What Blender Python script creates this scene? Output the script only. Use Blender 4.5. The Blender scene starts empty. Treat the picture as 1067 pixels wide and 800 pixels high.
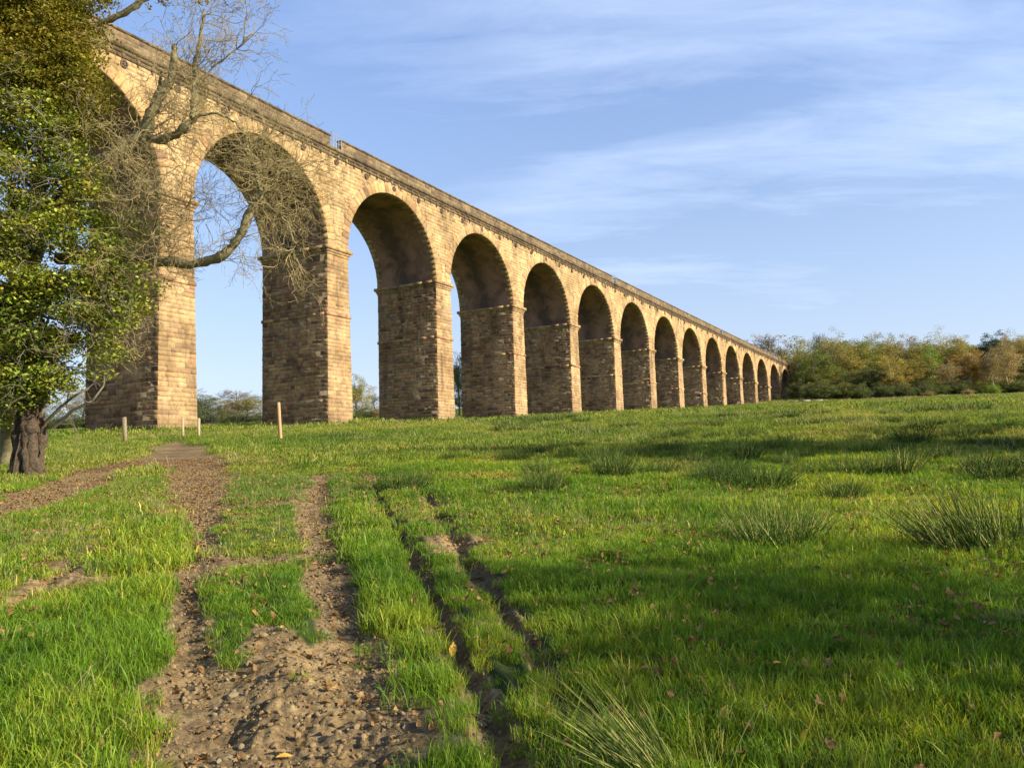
import bpy, math, random
import numpy as np
from mathutils import Matrix, Vector
R = np.random.default_rng(11)
random.seed(5)
SC = bpy.context.scene
COL = SC.collection
# ------------------------------------------------------------------ camera
F, ROLL, PITCH, EYE = 849.34, 0.035386, 0.079542, 1.55
cR, sR, cP, sP = math.cos(ROLL), math.sin(ROLL), math.cos(PITCH), math.sin(PITCH)
def ray(px, py):
    u = px - 533.5; v = 400 - py
    a = cR * u + sR * v; b = -sR * u + cR * v
    d = np.array([a / F, 1.0, b / F])
    y = d[1] * cP - d[2] * sP; z = d[1] * sP + d[2] * cP
    return np.array([d[0] / y, 1.0, z / y])
def at(px, py, Y):
    d = ray(px, py); return np.array([d[0] * Y, Y, EYE + d[2] * Y])
cam = bpy.data.cameras.new('camera'); camo = bpy.data.objects.new('camera', cam); COL.objects.link(camo)
right = Vector((1, 0, 0)); up = Vector((0, -sP, cP)); fwd = Vector((0, cP, sP))
r2 = right * cR - up * sR; u2 = right * sR + up * cR
M = Matrix((r2, u2, -fwd)).transposed().to_4x4(); M.translation = Vector((0, 0, EYE))
camo.matrix_world = M
cam.sensor_width = 36; cam.lens = 36 * F / 1067; cam.clip_start = .05; cam.clip_end = 9000
SC.camera = camo
# ------------------------------------------------------------------ light
SUN_EL, SUN_AZ = math.radians(23), math.radians(-21)      # azimuth measured from +X towards +Y
L = Vector((math.cos(SUN_AZ) * math.cos(SUN_EL), math.sin(SUN_AZ) * math.cos(SUN_EL), math.sin(SUN_EL)))
sl = bpy.data.lights.new('sun', 'SUN'); sl.energy = 5.0; sl.angle = math.radians(.6); sl.color = (1, .895, .71)
so = bpy.data.objects.new('sun', sl); COL.objects.link(so); so.rotation_euler = L.to_track_quat('Z', 'Y').to_euler()
# ------------------------------------------------------------------ node helpers
class N:
    def __init__(s, nt): s.nt = nt; s.n = nt.nodes; s.l = nt.links
    def add(s, typ, inp=None, **kw):
        n = s.n.new(typ)
        for k, v in kw.items(): setattr(n, k, v)
        for k, v in (inp or {}).items():
            if hasattr(v, 'is_linked') or hasattr(v, 'links'): s.l.new(v, n.inputs[k])
            else: n.inputs[k].default_value = v
        return n
    def noise(s, vec, scale, detail=4, rough=.55, dist=0, dim='3D'):
        return s.add('ShaderNodeTexNoise', {'Vector': vec, 'Scale': scale, 'Detail': detail, 'Roughness': rough, 'Distortion': dist}, noise_dimensions=dim)
    def ramp(s, fac, stops, interp='LINEAR'):
        n = s.add('ShaderNodeValToRGB', {'Fac': fac}); c = n.color_ramp; c.interpolation = interp
        while len(c.elements) < len(stops): c.elements.new(.5)
        for e, (p, col) in zip(c.elements, stops):
            e.position = p; e.color = (*col, 1) if len(col) == 3 else col
        return n.outputs['Color']
    def mix(s, fac, a, b, mode='MIX'):
        n = s.add('ShaderNodeMix', data_type='RGBA', blend_type=mode)
        for k, v in ((0, fac), (6, a), (7, b)):
            if hasattr(v, 'links'): s.l.new(v, n.inputs[k])
            else: n.inputs[k].default_value = v if k == 0 else ((*v, 1) if len(v) == 3 else v)
        return n.outputs[2]
    def math(s, op, a, b=0., c=0.):
        n = s.add('ShaderNodeMath', operation=op)
        for k, v in enumerate((a, b, c)):
            if hasattr(v, 'links'): s.l.new(v, n.inputs[k])
            else: n.inputs[k].default_value = v
        return n.outputs[0]
def material(name):
    m = bpy.data.materials.new(name); m.use_nodes = True; m.node_tree.nodes.clear()
    g = N(m.node_tree); g.out = g.add('ShaderNodeOutputMaterial'); return m, g
def principled(g, color, rough=.85, bump=None, bstr=.3, bdist=.02, spec=.3):
    p = g.add('ShaderNodeBsdfPrincipled', {'Roughness': rough, 'Specular IOR Level': spec})
    if hasattr(color, 'links'): g.l.new(color, p.inputs['Base Color'])
    else: p.inputs['Base Color'].default_value = (*color, 1)
    if bump is not None:
        b = g.add('ShaderNodeBump', {'Height': bump, 'Strength': bstr, 'Distance': bdist}); g.l.new(b.outputs[0], p.inputs['Normal'])
    return p
# ------------------------------------------------------------------ world: Nishita sky with thin streaked cloud
W = bpy.data.worlds.new('World'); SC.world = W; W.use_nodes = True; W.node_tree.nodes.clear()
g = N(W.node_tree)
sky = g.add('ShaderNodeTexSky'); sky.sky_type = 'NISHITA'; sky.sun_disc = False
sky.sun_elevation = SUN_EL; sky.sun_rotation = math.pi / 2 - SUN_AZ; sky.altitude = 50; sky.air_density = 1.0; sky.dust_density = .6; sky.ozone_density = 2.2
tc = g.add('ShaderNodeTexCoord')
sep = g.add('ShaderNodeSeparateXYZ', {'Vector': tc.outputs['Generated']})
zz = g.math('ADD', g.math('MAXIMUM', sep.outputs[2], 0.), .16)
cmb = g.add('ShaderNodeCombineXYZ', {'X': g.math('DIVIDE', sep.outputs[0], zz), 'Y': g.math('DIVIDE', sep.outputs[1], zz), 'Z': 0.})
mp = g.add('ShaderNodeMapping', {'Vector': cmb.outputs[0], 'Rotation': (0, 0, math.radians(68)), 'Scale': (.5, 1.35, 1)})
n1 = g.noise(mp.outputs[0], 1.25, 8, .56, .6)
mp2 = g.add('ShaderNodeMapping', {'Vector': cmb.outputs[0], 'Rotation': (0, 0, math.radians(58)), 'Scale': (.7, 2.4, 1), 'Location': (3, 1, 0)})
n2 = g.noise(mp2.outputs[0], 3.2, 8, .68, .5)
n3 = g.noise(cmb.outputs[0], .55, 3, .5, 0)
streak = g.math('ADD', g.math('MULTIPLY', n1.outputs[0], .68), g.math('MULTIPLY', n2.outputs[0], .32))
cl = g.ramp(streak, [(.34, (0, 0, 0)), (.70, (1, 1, 1))])
cl = g.math('MULTIPLY', cl, g.ramp(n3.outputs[0], [(.25, (.6,) * 3), (.6, (1,) * 3)]))
rightish = g.ramp(g.math('ADD', g.math('MULTIPLY', sep.outputs[0], .9), .45), [(.0, (.15,) * 3), (.5, (1,) * 3)])
fac = g.math('MULTIPLY', g.math('MULTIPLY', cl, rightish), .62)
low = g.ramp(sep.outputs[2], [(.0, (.5,) * 3), (.28, (.2,) * 3), (.6, (.05,) * 3)])
fac = g.math('MULTIPLY', fac, g.math('MULTIPLY', g.ramp(sep.outputs[2], [(.58, (1,) * 3), (.78, (.15,) * 3)]), g.ramp(sep.outputs[1], [(.0, (.35,) * 3), (.3, (1,) * 3)])))
fac = g.math('MAXIMUM', fac, low)
horiz = g.ramp(sep.outputs[2], [(.0, (.58, .55, .62)), (.12, (.66, .67, .76)), (.35, (.93, 1.0, 1.16)), (.56, (1.08, 1.2, 1.46)), (.78, (.5, .55, .66))])
mixc = g.mix(fac, g.mix(1., sky.outputs[0], horiz, 'MULTIPLY'), (5.3, 6.1, 7.7))
bg = g.add('ShaderNodeBackground', {'Color': mixc, 'Strength': .098})
wo = g.add('ShaderNodeOutputWorld', {'Surface': bg.outputs[0]})
SC.view_settings.view_transform = 'Standard'; SC.view_settings.look = 'None'; SC.view_settings.gamma = 1; SC.view_settings.exposure = .97
SC.cycles.max_bounces = 6; SC.cycles.transparent_max_bounces = 4; SC.cycles.use_denoising = True
# ------------------------------------------------------------------ noise in numpy
def _h(ix, iy, seed):
    n = (ix.astype(np.int64) * 374761393 + iy.astype(np.int64) * 668265263 + seed * 1442695041) & 0xffffffff
    n = ((n ^ (n >> 13)) * 1274126177) & 0xffffffff
    return ((n ^ (n >> 16)) & 0xffff) / 65535.
def vn(x, y, seed=0):
    x = np.asarray(x, float); y = np.asarray(y, float)
    ix = np.floor(x); iy = np.floor(y); fx = x - ix; fy = y - iy
    fx = fx * fx * (3 - 2 * fx); fy = fy * fy * (3 - 2 * fy)
    a = _h(ix, iy, seed); b = _h(ix + 1, iy, seed); c = _h(ix, iy + 1, seed); d = _h(ix + 1, iy + 1, seed)
    return (a * (1 - fx) + b * fx) * (1 - fy) + (c * (1 - fx) + d * fx) * fy
def fbm(x, y, seed=0, o=4):
    v = 0; a = .5; t = 0
    for i in range(o): v = v + a * vn(x, y, seed + i * 17); t += a; a *= .5; x = x * 2.03 + 5.1; y = y * 2.03 + 1.7
    return v / t
def sst(a, b, x):
    t = np.clip((x - a) / (b - a), 0, 1); return t * t * (3 - 2 * t)
# ------------------------------------------------------------------ terrain
PY = [-600, -40, 0, 58, 74, 90, 105.4, 121, 137, 153, 168.6, 184, 200, 216, 232, 247, 263, 300, 380, 600, 1500, 6000]
PZ = [-12, -1.6, 0, 3.5, 4.0, 4.68, 5.45, 6.3, 7.05, 7.65, 8.3, 9.1, 9.9, 10.75, 11.8, 12.95, 14.3, 17, 21, 28, 34, 34]
def base_h(x, y):
    r = np.hypot(x, y)
    h = np.interp(y, PY, PZ)
    u = fbm(x / 17., y / 17., 3, 3) - .5
    h = h + u * .5 * sst(14, 40, r)
    return h
def flat_hit(px, py):
    d = ray(px, py)
    ys = np.linspace(2, 56, 6000); z = EYE + d[2] * ys; gz = np.interp(ys, PY, PZ)
    k = np.argmax(z < gz)
    return d[0] * ys[k], ys[k]
TRK = [  # wheel ruts and bare path: (photo-traced centre, half width px), strength, depth
 ([(235, 800, 95), (225, 740, 72), (203, 690, 40), (190, 640, 25), (196, 600, 19), (207, 560, 20), (207, 520, 28), (203, 500, 34), (198, 482, 38), (188, 471, 36), (180, 464, 20), (186, 458, 6)], 1., .06),
 ([(372, 800, 62), (365, 740, 55), (375, 690, 46), (361, 640, 36), (345, 600, 30), (335, 560, 25), (331, 520, 18), (338, 495, 12)], 1., .06),
 ([(300, 800, 80), (290, 740, 62), (285, 690, 45), (280, 655, 25)], .85, .02),
 ([(548, 830, 32), (507, 730, 24), (472, 670, 19), (440, 600, 15), (418, 560, 12), (400, 530, 9), (385, 495, 5)], 1., .10),
 ([(610, 760, 8), (545, 660, 16), (492, 590, 13), (452, 525, 10), (430, 500, 6)], .85, .09),
 ([(-60, 545, 56), (15, 530, 46), (70, 508, 40), (120, 488, 34), (180, 476, 38)], .95, .03),
 ([(-20, 655, 12), (60, 600, 10), (130, 548, 9), (190, 515, 10)], .75, .04),
]
TR = []
for pts, st, dp in TRK:
    P = []
    for (px, py, hw) in pts:
        x, y = flat_hit(px, py); P.append((x, y, hw / F * y))
    TR.append((np.array(P), st, dp))
SHORT = np.array([(*flat_hit(px, py), hw / F * flat_hit(px, py)[1]) for px, py, hw in ((255, 720, 130), (262, 650, 70), (268, 600, 60), (272, 550, 52), (272, 500, 50), (270, 475, 40))])
def tracks(x, y):
    D = np.zeros(np.shape(x)); H = np.zeros(np.shape(x))
    near = (y < 44) & (np.abs(x) < 30)
    xs = x[near]; ys = y[near]
    wob = (fbm(xs * 1.7, ys * 1.7, 41, 3) - .5) * .36
    Dn = np.zeros(xs.shape); Hn = np.zeros(xs.shape)
    for P, st, dp in TR:
        best = np.full(xs.shape, 9.)
        for (ax, ay, aw), (bx, by, bw) in zip(P[:-1], P[1:]):
            dx, dy = bx - ax, by - ay; L2 = dx * dx + dy * dy
            t = np.clip(((xs - ax) * dx + (ys - ay) * dy) / L2, 0, 1)
            d = np.hypot(xs - ax - t * dx, ys - ay - t * dy); w = aw + (bw - aw) * t
            best = np.minimum(best, (d + wob * np.minimum(1, w * 2.2)) / w)
        m = 1 - sst(.75, 1.2, best)
        Dn = np.maximum(Dn, m * st); fade = np.minimum(sst(0, 2.2, np.hypot(xs - P[-1][0], ys - P[-1][1])), 1); m = m * (.3 + .7 * fade); Dn = np.maximum(Dn * 1., 0); Hn = Hn + fade * dp * (np.exp(-np.maximum(best, 0) ** 2 * 1.3) - .35 * np.exp(-(best - 1.5) ** 2 * 5))
    D[near] = Dn; H[near] = Hn
    return D, H
def rut_near(x, y):
    best = np.full(np.shape(x), 9.)
    for P, st, dp in (TR[3], TR[4]):
        for (ax, ay, aw), (bx, by, bw) in zip(P[:-1], P[1:]):
            dx, dy = bx - ax, by - ay; t = np.clip(((x - ax) * dx + (y - ay) * dy) / (dx * dx + dy * dy), 0, 1)
            best = np.minimum(best, np.hypot(x - ax - t * dx, y - ay - t * dy) / (aw + (bw - aw) * t))
    return 1 - sst(1.5, 3.2, best)
def dirt_mask(x, y, D):
    r = np.hypot(x, y)
    n = fbm(x * 1.3, y * 1.3, 77, 4)
    patch = sst(.60, .72, n) * (1 - sst(12, 22, r)) * .55 * (x < -.2)      # bare spots on the grazed left side
    mid = sst(.40, .62, fbm(x * .9 + 9, y * .9, 55, 4))
    return np.clip(np.maximum(D * (.72 + .6 * mid), patch), 0, 1)
def ground_h(x, y, full=False):
    x = np.asarray(x, float); y = np.asarray(y, float)
    D, H = tracks(x, y); m = dirt_mask(x, y, D); r = np.hypot(x, y)
    h = base_h(x, y) - H
    lump = (fbm(x * 1.1, y * 1.1, 8, 4) - .5) * .17 + (fbm(x * 4.5, y * 4.5, 21, 3) - .5) * .05
    h = h + lump * (1 - .65 * np.clip(D, 0, 1)) * sst(2.5, 5, r) * (1 - sst(60, 120, r) * .5)
    clod = (fbm(x * 9, y * 9, 31, 4) - .5) * .075 + (np.abs(fbm(x * 24, y * 24, 61, 3) - .5)) * .05
    h = h + clod * m * (1 - sst(12, 25, r))
    return (h, m) if full else h
def gz(x, y): return float(ground_h(np.array([x]), np.array([y]))[0])
# ------------------------------------------------------------------ mesh accumulators
class Acc:
    def __init__(s): s.v = []; s.q = []; s.t = []; s.qc = []; s.tc = []; s.n = 0; s.qm = []; s.tm = []
    def add(s, V, Q=None, T=None, c=(1, 1, 1), m=0):
        V = np.asarray(V, float).reshape(-1, 3)
        for F_, lst, lc, lm in ((Q, s.q, s.qc, s.qm), (T, s.t, s.tc, s.tm)):
            if F_ is None or len(F_) == 0: continue
            F_ = np.asarray(F_, np.int64); lst.append(F_ + s.n)
            cc = np.asarray(c, float)
            lc.append(np.broadcast_to(cc, (len(F_), 3)).copy()); lm.append(np.full(len(F_), m))
        s.v.append(V); s.n += len(V)
    def box(s, x0, x1, y0, y1, z0, z1, f=None, c=(1, 1, 1), m=0):
        V = np.array([(x, y, z) for z in (z0, z1) for y in (y0, y1) for x in (x0, x1)], float)
        if f is not None: V = f(V[:, 0], V[:, 1], V[:, 2])
        s.add(V, [(0, 2, 3, 1), (4, 5, 7, 6), (0, 1, 5, 4), (2, 6, 7, 3), (0, 4, 6, 2), (1, 3, 7, 5)], c=c, m=m)
    def tube(s, P, rad, n=6, c=(1, 1, 1), cap=True, wob=0.):
        P = np.asarray(P, float); rad = np.asarray(rad, float)
        T = np.gradient(P, axis=0); T /= np.linalg.norm(T, axis=1)[:, None] + 1e-9
        ref = np.array([0, 0, 1.]) if abs(T[0][2]) < .9 else np.array([1., 0, 0])
        A = np.cross(T, ref); A /= np.linalg.norm(A, axis=1)[:, None] + 1e-9; B = np.cross(T, A)
        an = np.linspace(0, 2 * np.pi, n, endpoint=False)
        rr = rad[:, None] * (1 + (wob * (R.random((len(P), n)) - .5) if wob else 0))
        V = P[:, None] + rr[..., None] * (np.cos(an)[None, :, None] * A[:, None] + np.sin(an)[None, :, None] * B[:, None])
        k = len(P); i = np.arange(k - 1)[:, None] * n; j = np.arange(n)[None]; j2 = (j + 1) % n
        Q = np.stack([i + j, i + j2, i + n + j2, i + n + j], -1).reshape(-1, 4)
        tri = [( (k - 1) * n + a, (k - 1) * n + a + 1, (k - 1) * n) for a in range(1, n - 1)] if cap else None
        s.add(V, Q, tri, c=c)
    def mesh(s, name, mats, smooth=False):
        me = bpy.data.meshes.new(name)
        V = np.concatenate(s.v) if s.v else np.zeros((0, 3))
        q = np.concatenate(s.q) if s.q else np.zeros((0, 4), int); t = np.concatenate(s.t) if s.t else np.zeros((0, 3), int)
        me.vertices.add(len(V)); me.vertices.foreach_set('co', V.ravel().astype(np.float32))
        me.loops.add(q.size + t.size); me.loops.foreach_set('vertex_index', np.concatenate([q.ravel(), t.ravel()]).astype(np.int32))
        me.polygons.add(len(q) + len(t))
        st = np.concatenate([np.arange(len(q)) * 4, q.size + np.arange(len(t)) * 3]).astype(np.int32)
        me.polygons.foreach_set('loop_start', st)
        me.polygons.foreach_set('loop_total', np.concatenate([np.full(len(q), 4), np.full(len(t), 3)]).astype(np.int32))
        me.polygons.foreach_set('material_index', np.concatenate(s.qm + s.tm).astype(np.int32) if (s.qm or s.tm) else np.zeros(0, np.int32))
        c = np.concatenate(s.qc + s.tc) if (s.qc or s.tc) else np.zeros((0, 3))
        at_ = me.attributes.new('tint', 'FLOAT_COLOR', 'FACE'); at_.data.foreach_set('color', np.concatenate([c, np.ones((len(c), 1))], 1).ravel().astype(np.float32))
        me.update(calc_edges=True)
        if smooth: me.polygons.foreach_set('use_smooth', np.ones(len(me.polygons), bool))
        for m in (mats if isinstance(mats, (list, tuple)) else [mats]): me.materials.append(m)
        return me
def put(name, me, parent=None, loc=None):
    o = bpy.data.objects.new(name, me); COL.objects.link(o)
    if parent is not None: o.parent = parent
    if loc is not None: o.location = loc
    return o
def tag(o, label=None, cat=None, group=None, kind=None):
    for k, v in (('label', label), ('category', cat), ('group', group), ('kind', kind)):
        if v: o[k] = v
    return o
def copy_tree(o, parent=None):
    c = o.copy(); COL.objects.link(c); c.parent = parent
    for ch in list(o.children): copy_tree(ch, c)
    return c
# ------------------------------------------------------------------ materials
def pos(g): return g.add('ShaderNodeNewGeometry').outputs['Position']
def tint(g): return g.add('ShaderNodeAttribute', attribute_name='tint').outputs['Color']
def mat_stone():
    m, g = material('sandstone'); p = pos(g)
    c = tint(g)
    n = g.noise(p, 2.6, 6, .7); n2 = g.noise(p, .35, 4, .6); n3 = g.noise(p, 14, 4, .7)
    c = g.mix(1., c, g.ramp(n.outputs[0], [(.3, (.62, .58, .55)), (.5, (.98,) * 3), (.7, (1.2, 1.14, 1.02))]), 'MULTIPLY')
    c = g.mix(1., c, g.ramp(n2.outputs[0], [(.33, (.66, .63, .6)), (.62, (1.14,) * 3)]), 'MULTIPLY')
    st = g.add('ShaderNodeMapping', {'Vector': p, 'Scale': (1.3, 1.3, .12)})
    n4 = g.noise(st.outputs[0], 1.2, 5, .65)
    c = g.mix(g.ramp(n4.outputs[0], [(.54, (0,) * 3), (.72, (.6,) * 3)]), c, (.075, .055, .04))
    b = g.math('ADD', g.math('MULTIPLY', n.outputs[0], 1.), g.math('MULTIPLY', n3.outputs[0], .35))
    g.l.new(principled(g, c, .9, b, .75, .12, .2).outputs[0], g.out.inputs[0]); return m
def mat_plain(name, col, rough=.8, var=.3, scale=5, bump=.2, bd=.02, usetint=False):
    m, g = material(name); p = pos(g); n = g.noise(p, scale, 6, .65)
    base = tint(g) if usetint else col
    lo = tuple(1 - var for _ in range(3)); hi = tuple(1 + var for _ in range(3))
    rp = g.ramp(n.outputs[0], [(.3, lo), (.7, (1, 1, 1))])
    c = g.mix(1., base, rp, 'MULTIPLY')
    g.l.new(principled(g, c, rough, n.outputs[0], bump, bd).outputs[0], g.out.inputs[0]); return m
def mat_soffit():
    m, g = material('sooty_brick'); uv = g.add('ShaderNodeUVMap', uv_map='UVMap').outputs[0]; p = pos(g)
    br = g.add('ShaderNodeTexBrick', {'Vector': uv, 'Color1': (.5, .22, .12, 1), 'Color2': (.38, .2, .12, 1), 'Mortar': (.12, .1, .08, 1), 'Scale': 1., 'Mortar Size': .012, 'Brick Width': .24, 'Row Height': .085})
    n = g.noise(p, .55, 5, .6, .4); n2 = g.noise(p, 3., 5, .7)
    c = g.mix(g.ramp(n2.outputs[0], [(.45, (0,) * 3), (.7, (.6,) * 3)]), br.outputs[0], (.3, .22, .15))
    sp = g.add('ShaderNodeSeparateXYZ', {'Vector': uv})
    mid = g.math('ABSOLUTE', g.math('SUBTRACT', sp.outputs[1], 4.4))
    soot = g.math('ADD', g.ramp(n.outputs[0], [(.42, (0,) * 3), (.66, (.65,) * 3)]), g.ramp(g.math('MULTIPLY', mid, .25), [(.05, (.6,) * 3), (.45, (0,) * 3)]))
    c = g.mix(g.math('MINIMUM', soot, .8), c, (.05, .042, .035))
    g.l.new(principled(g, c, .92, g.math('ADD', br.outputs['Fac'], n2.outputs[0]), .4, .02, .2).outputs[0], g.out.inputs[0]); return m
def mat_ground():
    m, g = material('earth_and_turf'); p = pos(g)
    d = g.add('ShaderNodeAttribute', attribute_name='dirt').outputs['Fac']
    n = g.noise(p, 7, 8, .7); n2 = g.noise(p, .9, 5, .6); n3 = g.noise(p, 40, 5, .7)
    dirt = g.ramp(n.outputs[0], [(.28, (.075, .047, .02)), (.5, (.26, .178, .08)), (.72, (.46, .335, .165))])
    dirt = g.mix(g.ramp(n2.outputs[0], [(.4, (0,) * 3), (.65, (.7,) * 3)]), dirt, (.11, .078, .047))
    dirt = g.mix(1., dirt, g.ramp(n3.outputs[0], [(.35, (.6,) * 3), (.6, (1.1,) * 3)]), 'MULTIPLY')
    far = g.noise(p, .12, 6, .65); tn = g.noise(p, 2.2, 8, .75)
    turf = g.ramp(far.outputs[0], [(.3, (.06, .115, .018)), (.55, (.10, .15, .024)), (.75, (.2, .2, .055))])
    turf = g.mix(1., turf, g.ramp(tn.outputs[0], [(.3, (.3,) * 3), (.65, (1.4,) * 3)]), 'MULTIPLY')
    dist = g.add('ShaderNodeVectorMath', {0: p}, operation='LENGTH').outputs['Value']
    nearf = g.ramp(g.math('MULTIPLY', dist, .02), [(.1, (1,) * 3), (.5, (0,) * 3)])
    turf = g.mix(g.math('MULTIPLY', nearf, .92), turf, g.mix(n.outputs[0], (.012, .022, .006), (.06, .08, .018)))  # near turf coloured darker to paint in the shade between grass blades
    edge = g.ramp(g.math('ADD', d, g.math('MULTIPLY', g.math('SUBTRACT', n.outputs[0], .5), .5)), [(.06, (0,) * 3), (.3, (1,) * 3)])
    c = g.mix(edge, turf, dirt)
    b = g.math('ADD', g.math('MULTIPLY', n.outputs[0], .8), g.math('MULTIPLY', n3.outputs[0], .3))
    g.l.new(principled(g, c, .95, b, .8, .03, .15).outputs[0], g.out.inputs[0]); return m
def mat_blade(name, stops, trans=.45, rough=.45, scale=.35, gloss=.35, fine=False):
    m, g = material(name); p = pos(g)
    n = g.noise(p, scale, 5, .6); oi = g.add('ShaderNodeObjectInfo').outputs['Random']
    f = g.math('ADD', g.math('MULTIPLY', n.outputs[0], .8), g.math('MULTIPLY', oi, .2))
    c = g.ramp(f, stops)
    if fine: c = g.mix(1., c, g.ramp(g.noise(p, 9., 4, .7).outputs[0], [(.32, (.5,) * 3), (.5, (1,) * 3), (.68, (1.45, 1.35, 1.2))]), 'MULTIPLY')
    c = g.mix(1., c, tint(g), 'MULTIPLY')
    pr = principled(g, c, rough, None, spec=gloss)
    tr = g.add('ShaderNodeBsdfTranslucent', {'Color': g.mix(1., c, (1.25, 1.15, .6), 'MULTIPLY')})
    mx = g.add('ShaderNodeMixShader', {0: trans, 1: pr.outputs[0], 2: tr.outputs[0]})
    g.l.new(mx.outputs[0], g.out.inputs[0]); return m
STONE = mat_stone(); SOFFIT = mat_soffit(); GROUND = mat_ground()
BALLAST = mat_plain('ballast', (.16, .14, .12), .95, .5, 12, .6, .05)
IRON = mat_plain('rusty_iron', (.13, .085, .055), .7, .4, 9)
RAIL = mat_plain('weathered_steel', (.3, .3, .28), .5, .2, 9)
BARK = mat_plain('ivy_bark', (.12, .085, .052), .95, .6, 11, 1., .08)
LICHEN = mat_plain('lichened_bark', (.29, .245, .125), .95, .5, 9, .9, .03)
TWIG = mat_plain('twig_bark', (.35, .275, .12), .9, .3, 8, .2)
WOOD = mat_plain('post_wood', (.55, .32, .15), .8, .35, 18, .4, .005)
GREYWOOD = mat_plain('grey_post_wood', (.27, .21, .13), .85, .4, 14, .4, .006)
TANWOOD = mat_plain('tan_post_wood', (.42, .32, .19), .85, .3, 14, .4, .006)
FARBARK = mat_plain('far_bark', (.2, .17, .12), .9, .3, 3, .2)
PALEBARK = mat_plain('pale_bark', (.48, .43, .36), .9, .3, 3, .2)
CONC = mat_plain('pale_concrete', (.24, .21, .16), .9, .3, 2.5, .3, .02)
GRASS = mat_blade('grass_green', [(.3, (.06, .165, .012)), (.5, (.14, .275, .018)), (.7, (.32, .39, .035))], .45, .5, .3, .25, fine=True)
PASTURE = mat_blade('pasture_grass', [(.3, (.07, .145, .018)), (.5, (.145, .235, .026)), (.68, (.29, .32, .055))], .4, .6, .12, .2)
STRAW = mat_blade('grass_straw', [(.3, (.3, .24, .1)), (.7, (.42, .36, .18))], .3, .6, .6, .2)
RUSH = mat_blade('rush_green', [(.3, (.05, .1, .016)), (.7, (.10, .145, .026))], .25, .75, .4, .12)
IVY = mat_blade('ivy_leaf', [(.3, (.10, .15, .02)), (.5, (.22, .26, .034)), (.7, (.38, .36, .065))], .2, .4, .9, .4)
OLIVE = mat_blade('turning_leaf', [(.3, (.20, .19, .026)), (.6, (.35, .29, .05)), (.8, (.44, .34, .08))], .35, .5, .8, .3)
LEAFLIT = mat_blade('dead_leaf', [(.25, (.11, .055, .02)), (.5, (.24, .135, .05)), (.75, (.42, .28, .12))], .2, .7, 25, .2)
YLEAF = mat_blade('yellow_leaf', [(.3, (.6, .34, .05)), (.7, (.7, .45, .08))], .25, .6, 5, .3)
CLOD = mat_plain('mud_clod', (.27, .185, .085), .95, .5, 30, .8, .01)
STN = mat_plain('field_stone', (.27, .205, .115), .85, .4, 20, .5, .01)
FOL = {}
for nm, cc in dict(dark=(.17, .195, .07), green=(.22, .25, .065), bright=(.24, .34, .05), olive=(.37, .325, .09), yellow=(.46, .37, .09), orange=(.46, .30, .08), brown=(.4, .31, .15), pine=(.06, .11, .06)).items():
    FOL[nm] = mat_blade('foliage_' + nm, [(.3, tuple(x * .72 for x in cc)), (.7, tuple(x * 1.25 for x in cc))], .25, .6, .25, .2)
# ------------------------------------------------------------------ ground sheet
rad = [0.4]
while rad[-1] < 60: rad.append(rad[-1] * (1.0062 if rad[-1] > 2.6 else 1.12))
while rad[-1] < 6000: rad.append(rad[-1] * 1.03)
rad = np.array(rad)
A = np.concatenate([np.linspace(-40, 40, 440, endpoint=False), np.linspace(40, 320, 70, endpoint=False)]) * math.pi / 180
RR, AA = np.meshgrid(rad, A, indexing='ij'); X = RR * np.sin(AA); Y = RR * np.cos(AA)
Z, DM = ground_h(X.ravel(), Y.ravel(), True)
na = len(A); i = np.arange(len(rad) - 1)[:, None] * na; j = np.arange(na)[None]; j2 = (j + 1) % na
Q = np.stack([i + j, i + na + j, i + na + j2, i + j2], -1).reshape(-1, 4)
a = Acc(); V = np.stack([X.ravel(), Y.ravel(), Z], 1); V = np.concatenate([V, [[0, 0, gz(.0, .1)]]])
T = np.stack([np.full(na, len(V) - 1), np.arange(na), (np.arange(na) + 1) % na], 1)
a.add(V, Q, T); me = a.mesh('ground', GROUND, True)
da = me.attributes.new('dirt', 'FLOAT', 'POINT'); da.data.foreach_set('value', np.concatenate([DM, [0]]).astype(np.float32))
tag(put('ground', me), kind='structure')
# ------------------------------------------------------------------ viaduct
U = 18.; TH, KK, X1, Y1 = 0.490508, 0.001286 / U, -0.919011 * U, 4.099021 * U
ZI, ZT, GRD = 1.072464 * U, 1.666119 * U, -.015026
PW = .156993 * U; WID = 8.06; RA = (U - PW) / 2; BAT = .0177
def VP(s, t, z):
    s, t, z = np.broadcast_arrays(np.asarray(s, float), np.asarray(t, float), np.asarray(z, float))
    al = TH + KK * s
    x = X1 + (np.cos(TH) - np.cos(al)) / KK - t * np.cos(al); y = Y1 + (np.sin(al) - np.sin(TH)) / KK + t * np.sin(al)
    return np.stack([x, y, z + EYE + GRD * s], -1)
PAL = np.array([(.52, .355, .155), (.47, .335, .165), (.41, .30, .16), (.54, .395, .2), (.42, .27, .14), (.34, .215, .12), (.24, .155, .095), (.46, .26, .14), (.13, .088, .06)])
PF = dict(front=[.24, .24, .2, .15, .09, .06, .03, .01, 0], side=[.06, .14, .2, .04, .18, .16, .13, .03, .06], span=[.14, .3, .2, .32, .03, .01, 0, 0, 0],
          cap=[0, .08, .2, .03, .1, .22, .27, 0, .1], ring=[.12, .2, .22, .26, .1, .06, .02, .02, 0])
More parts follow.
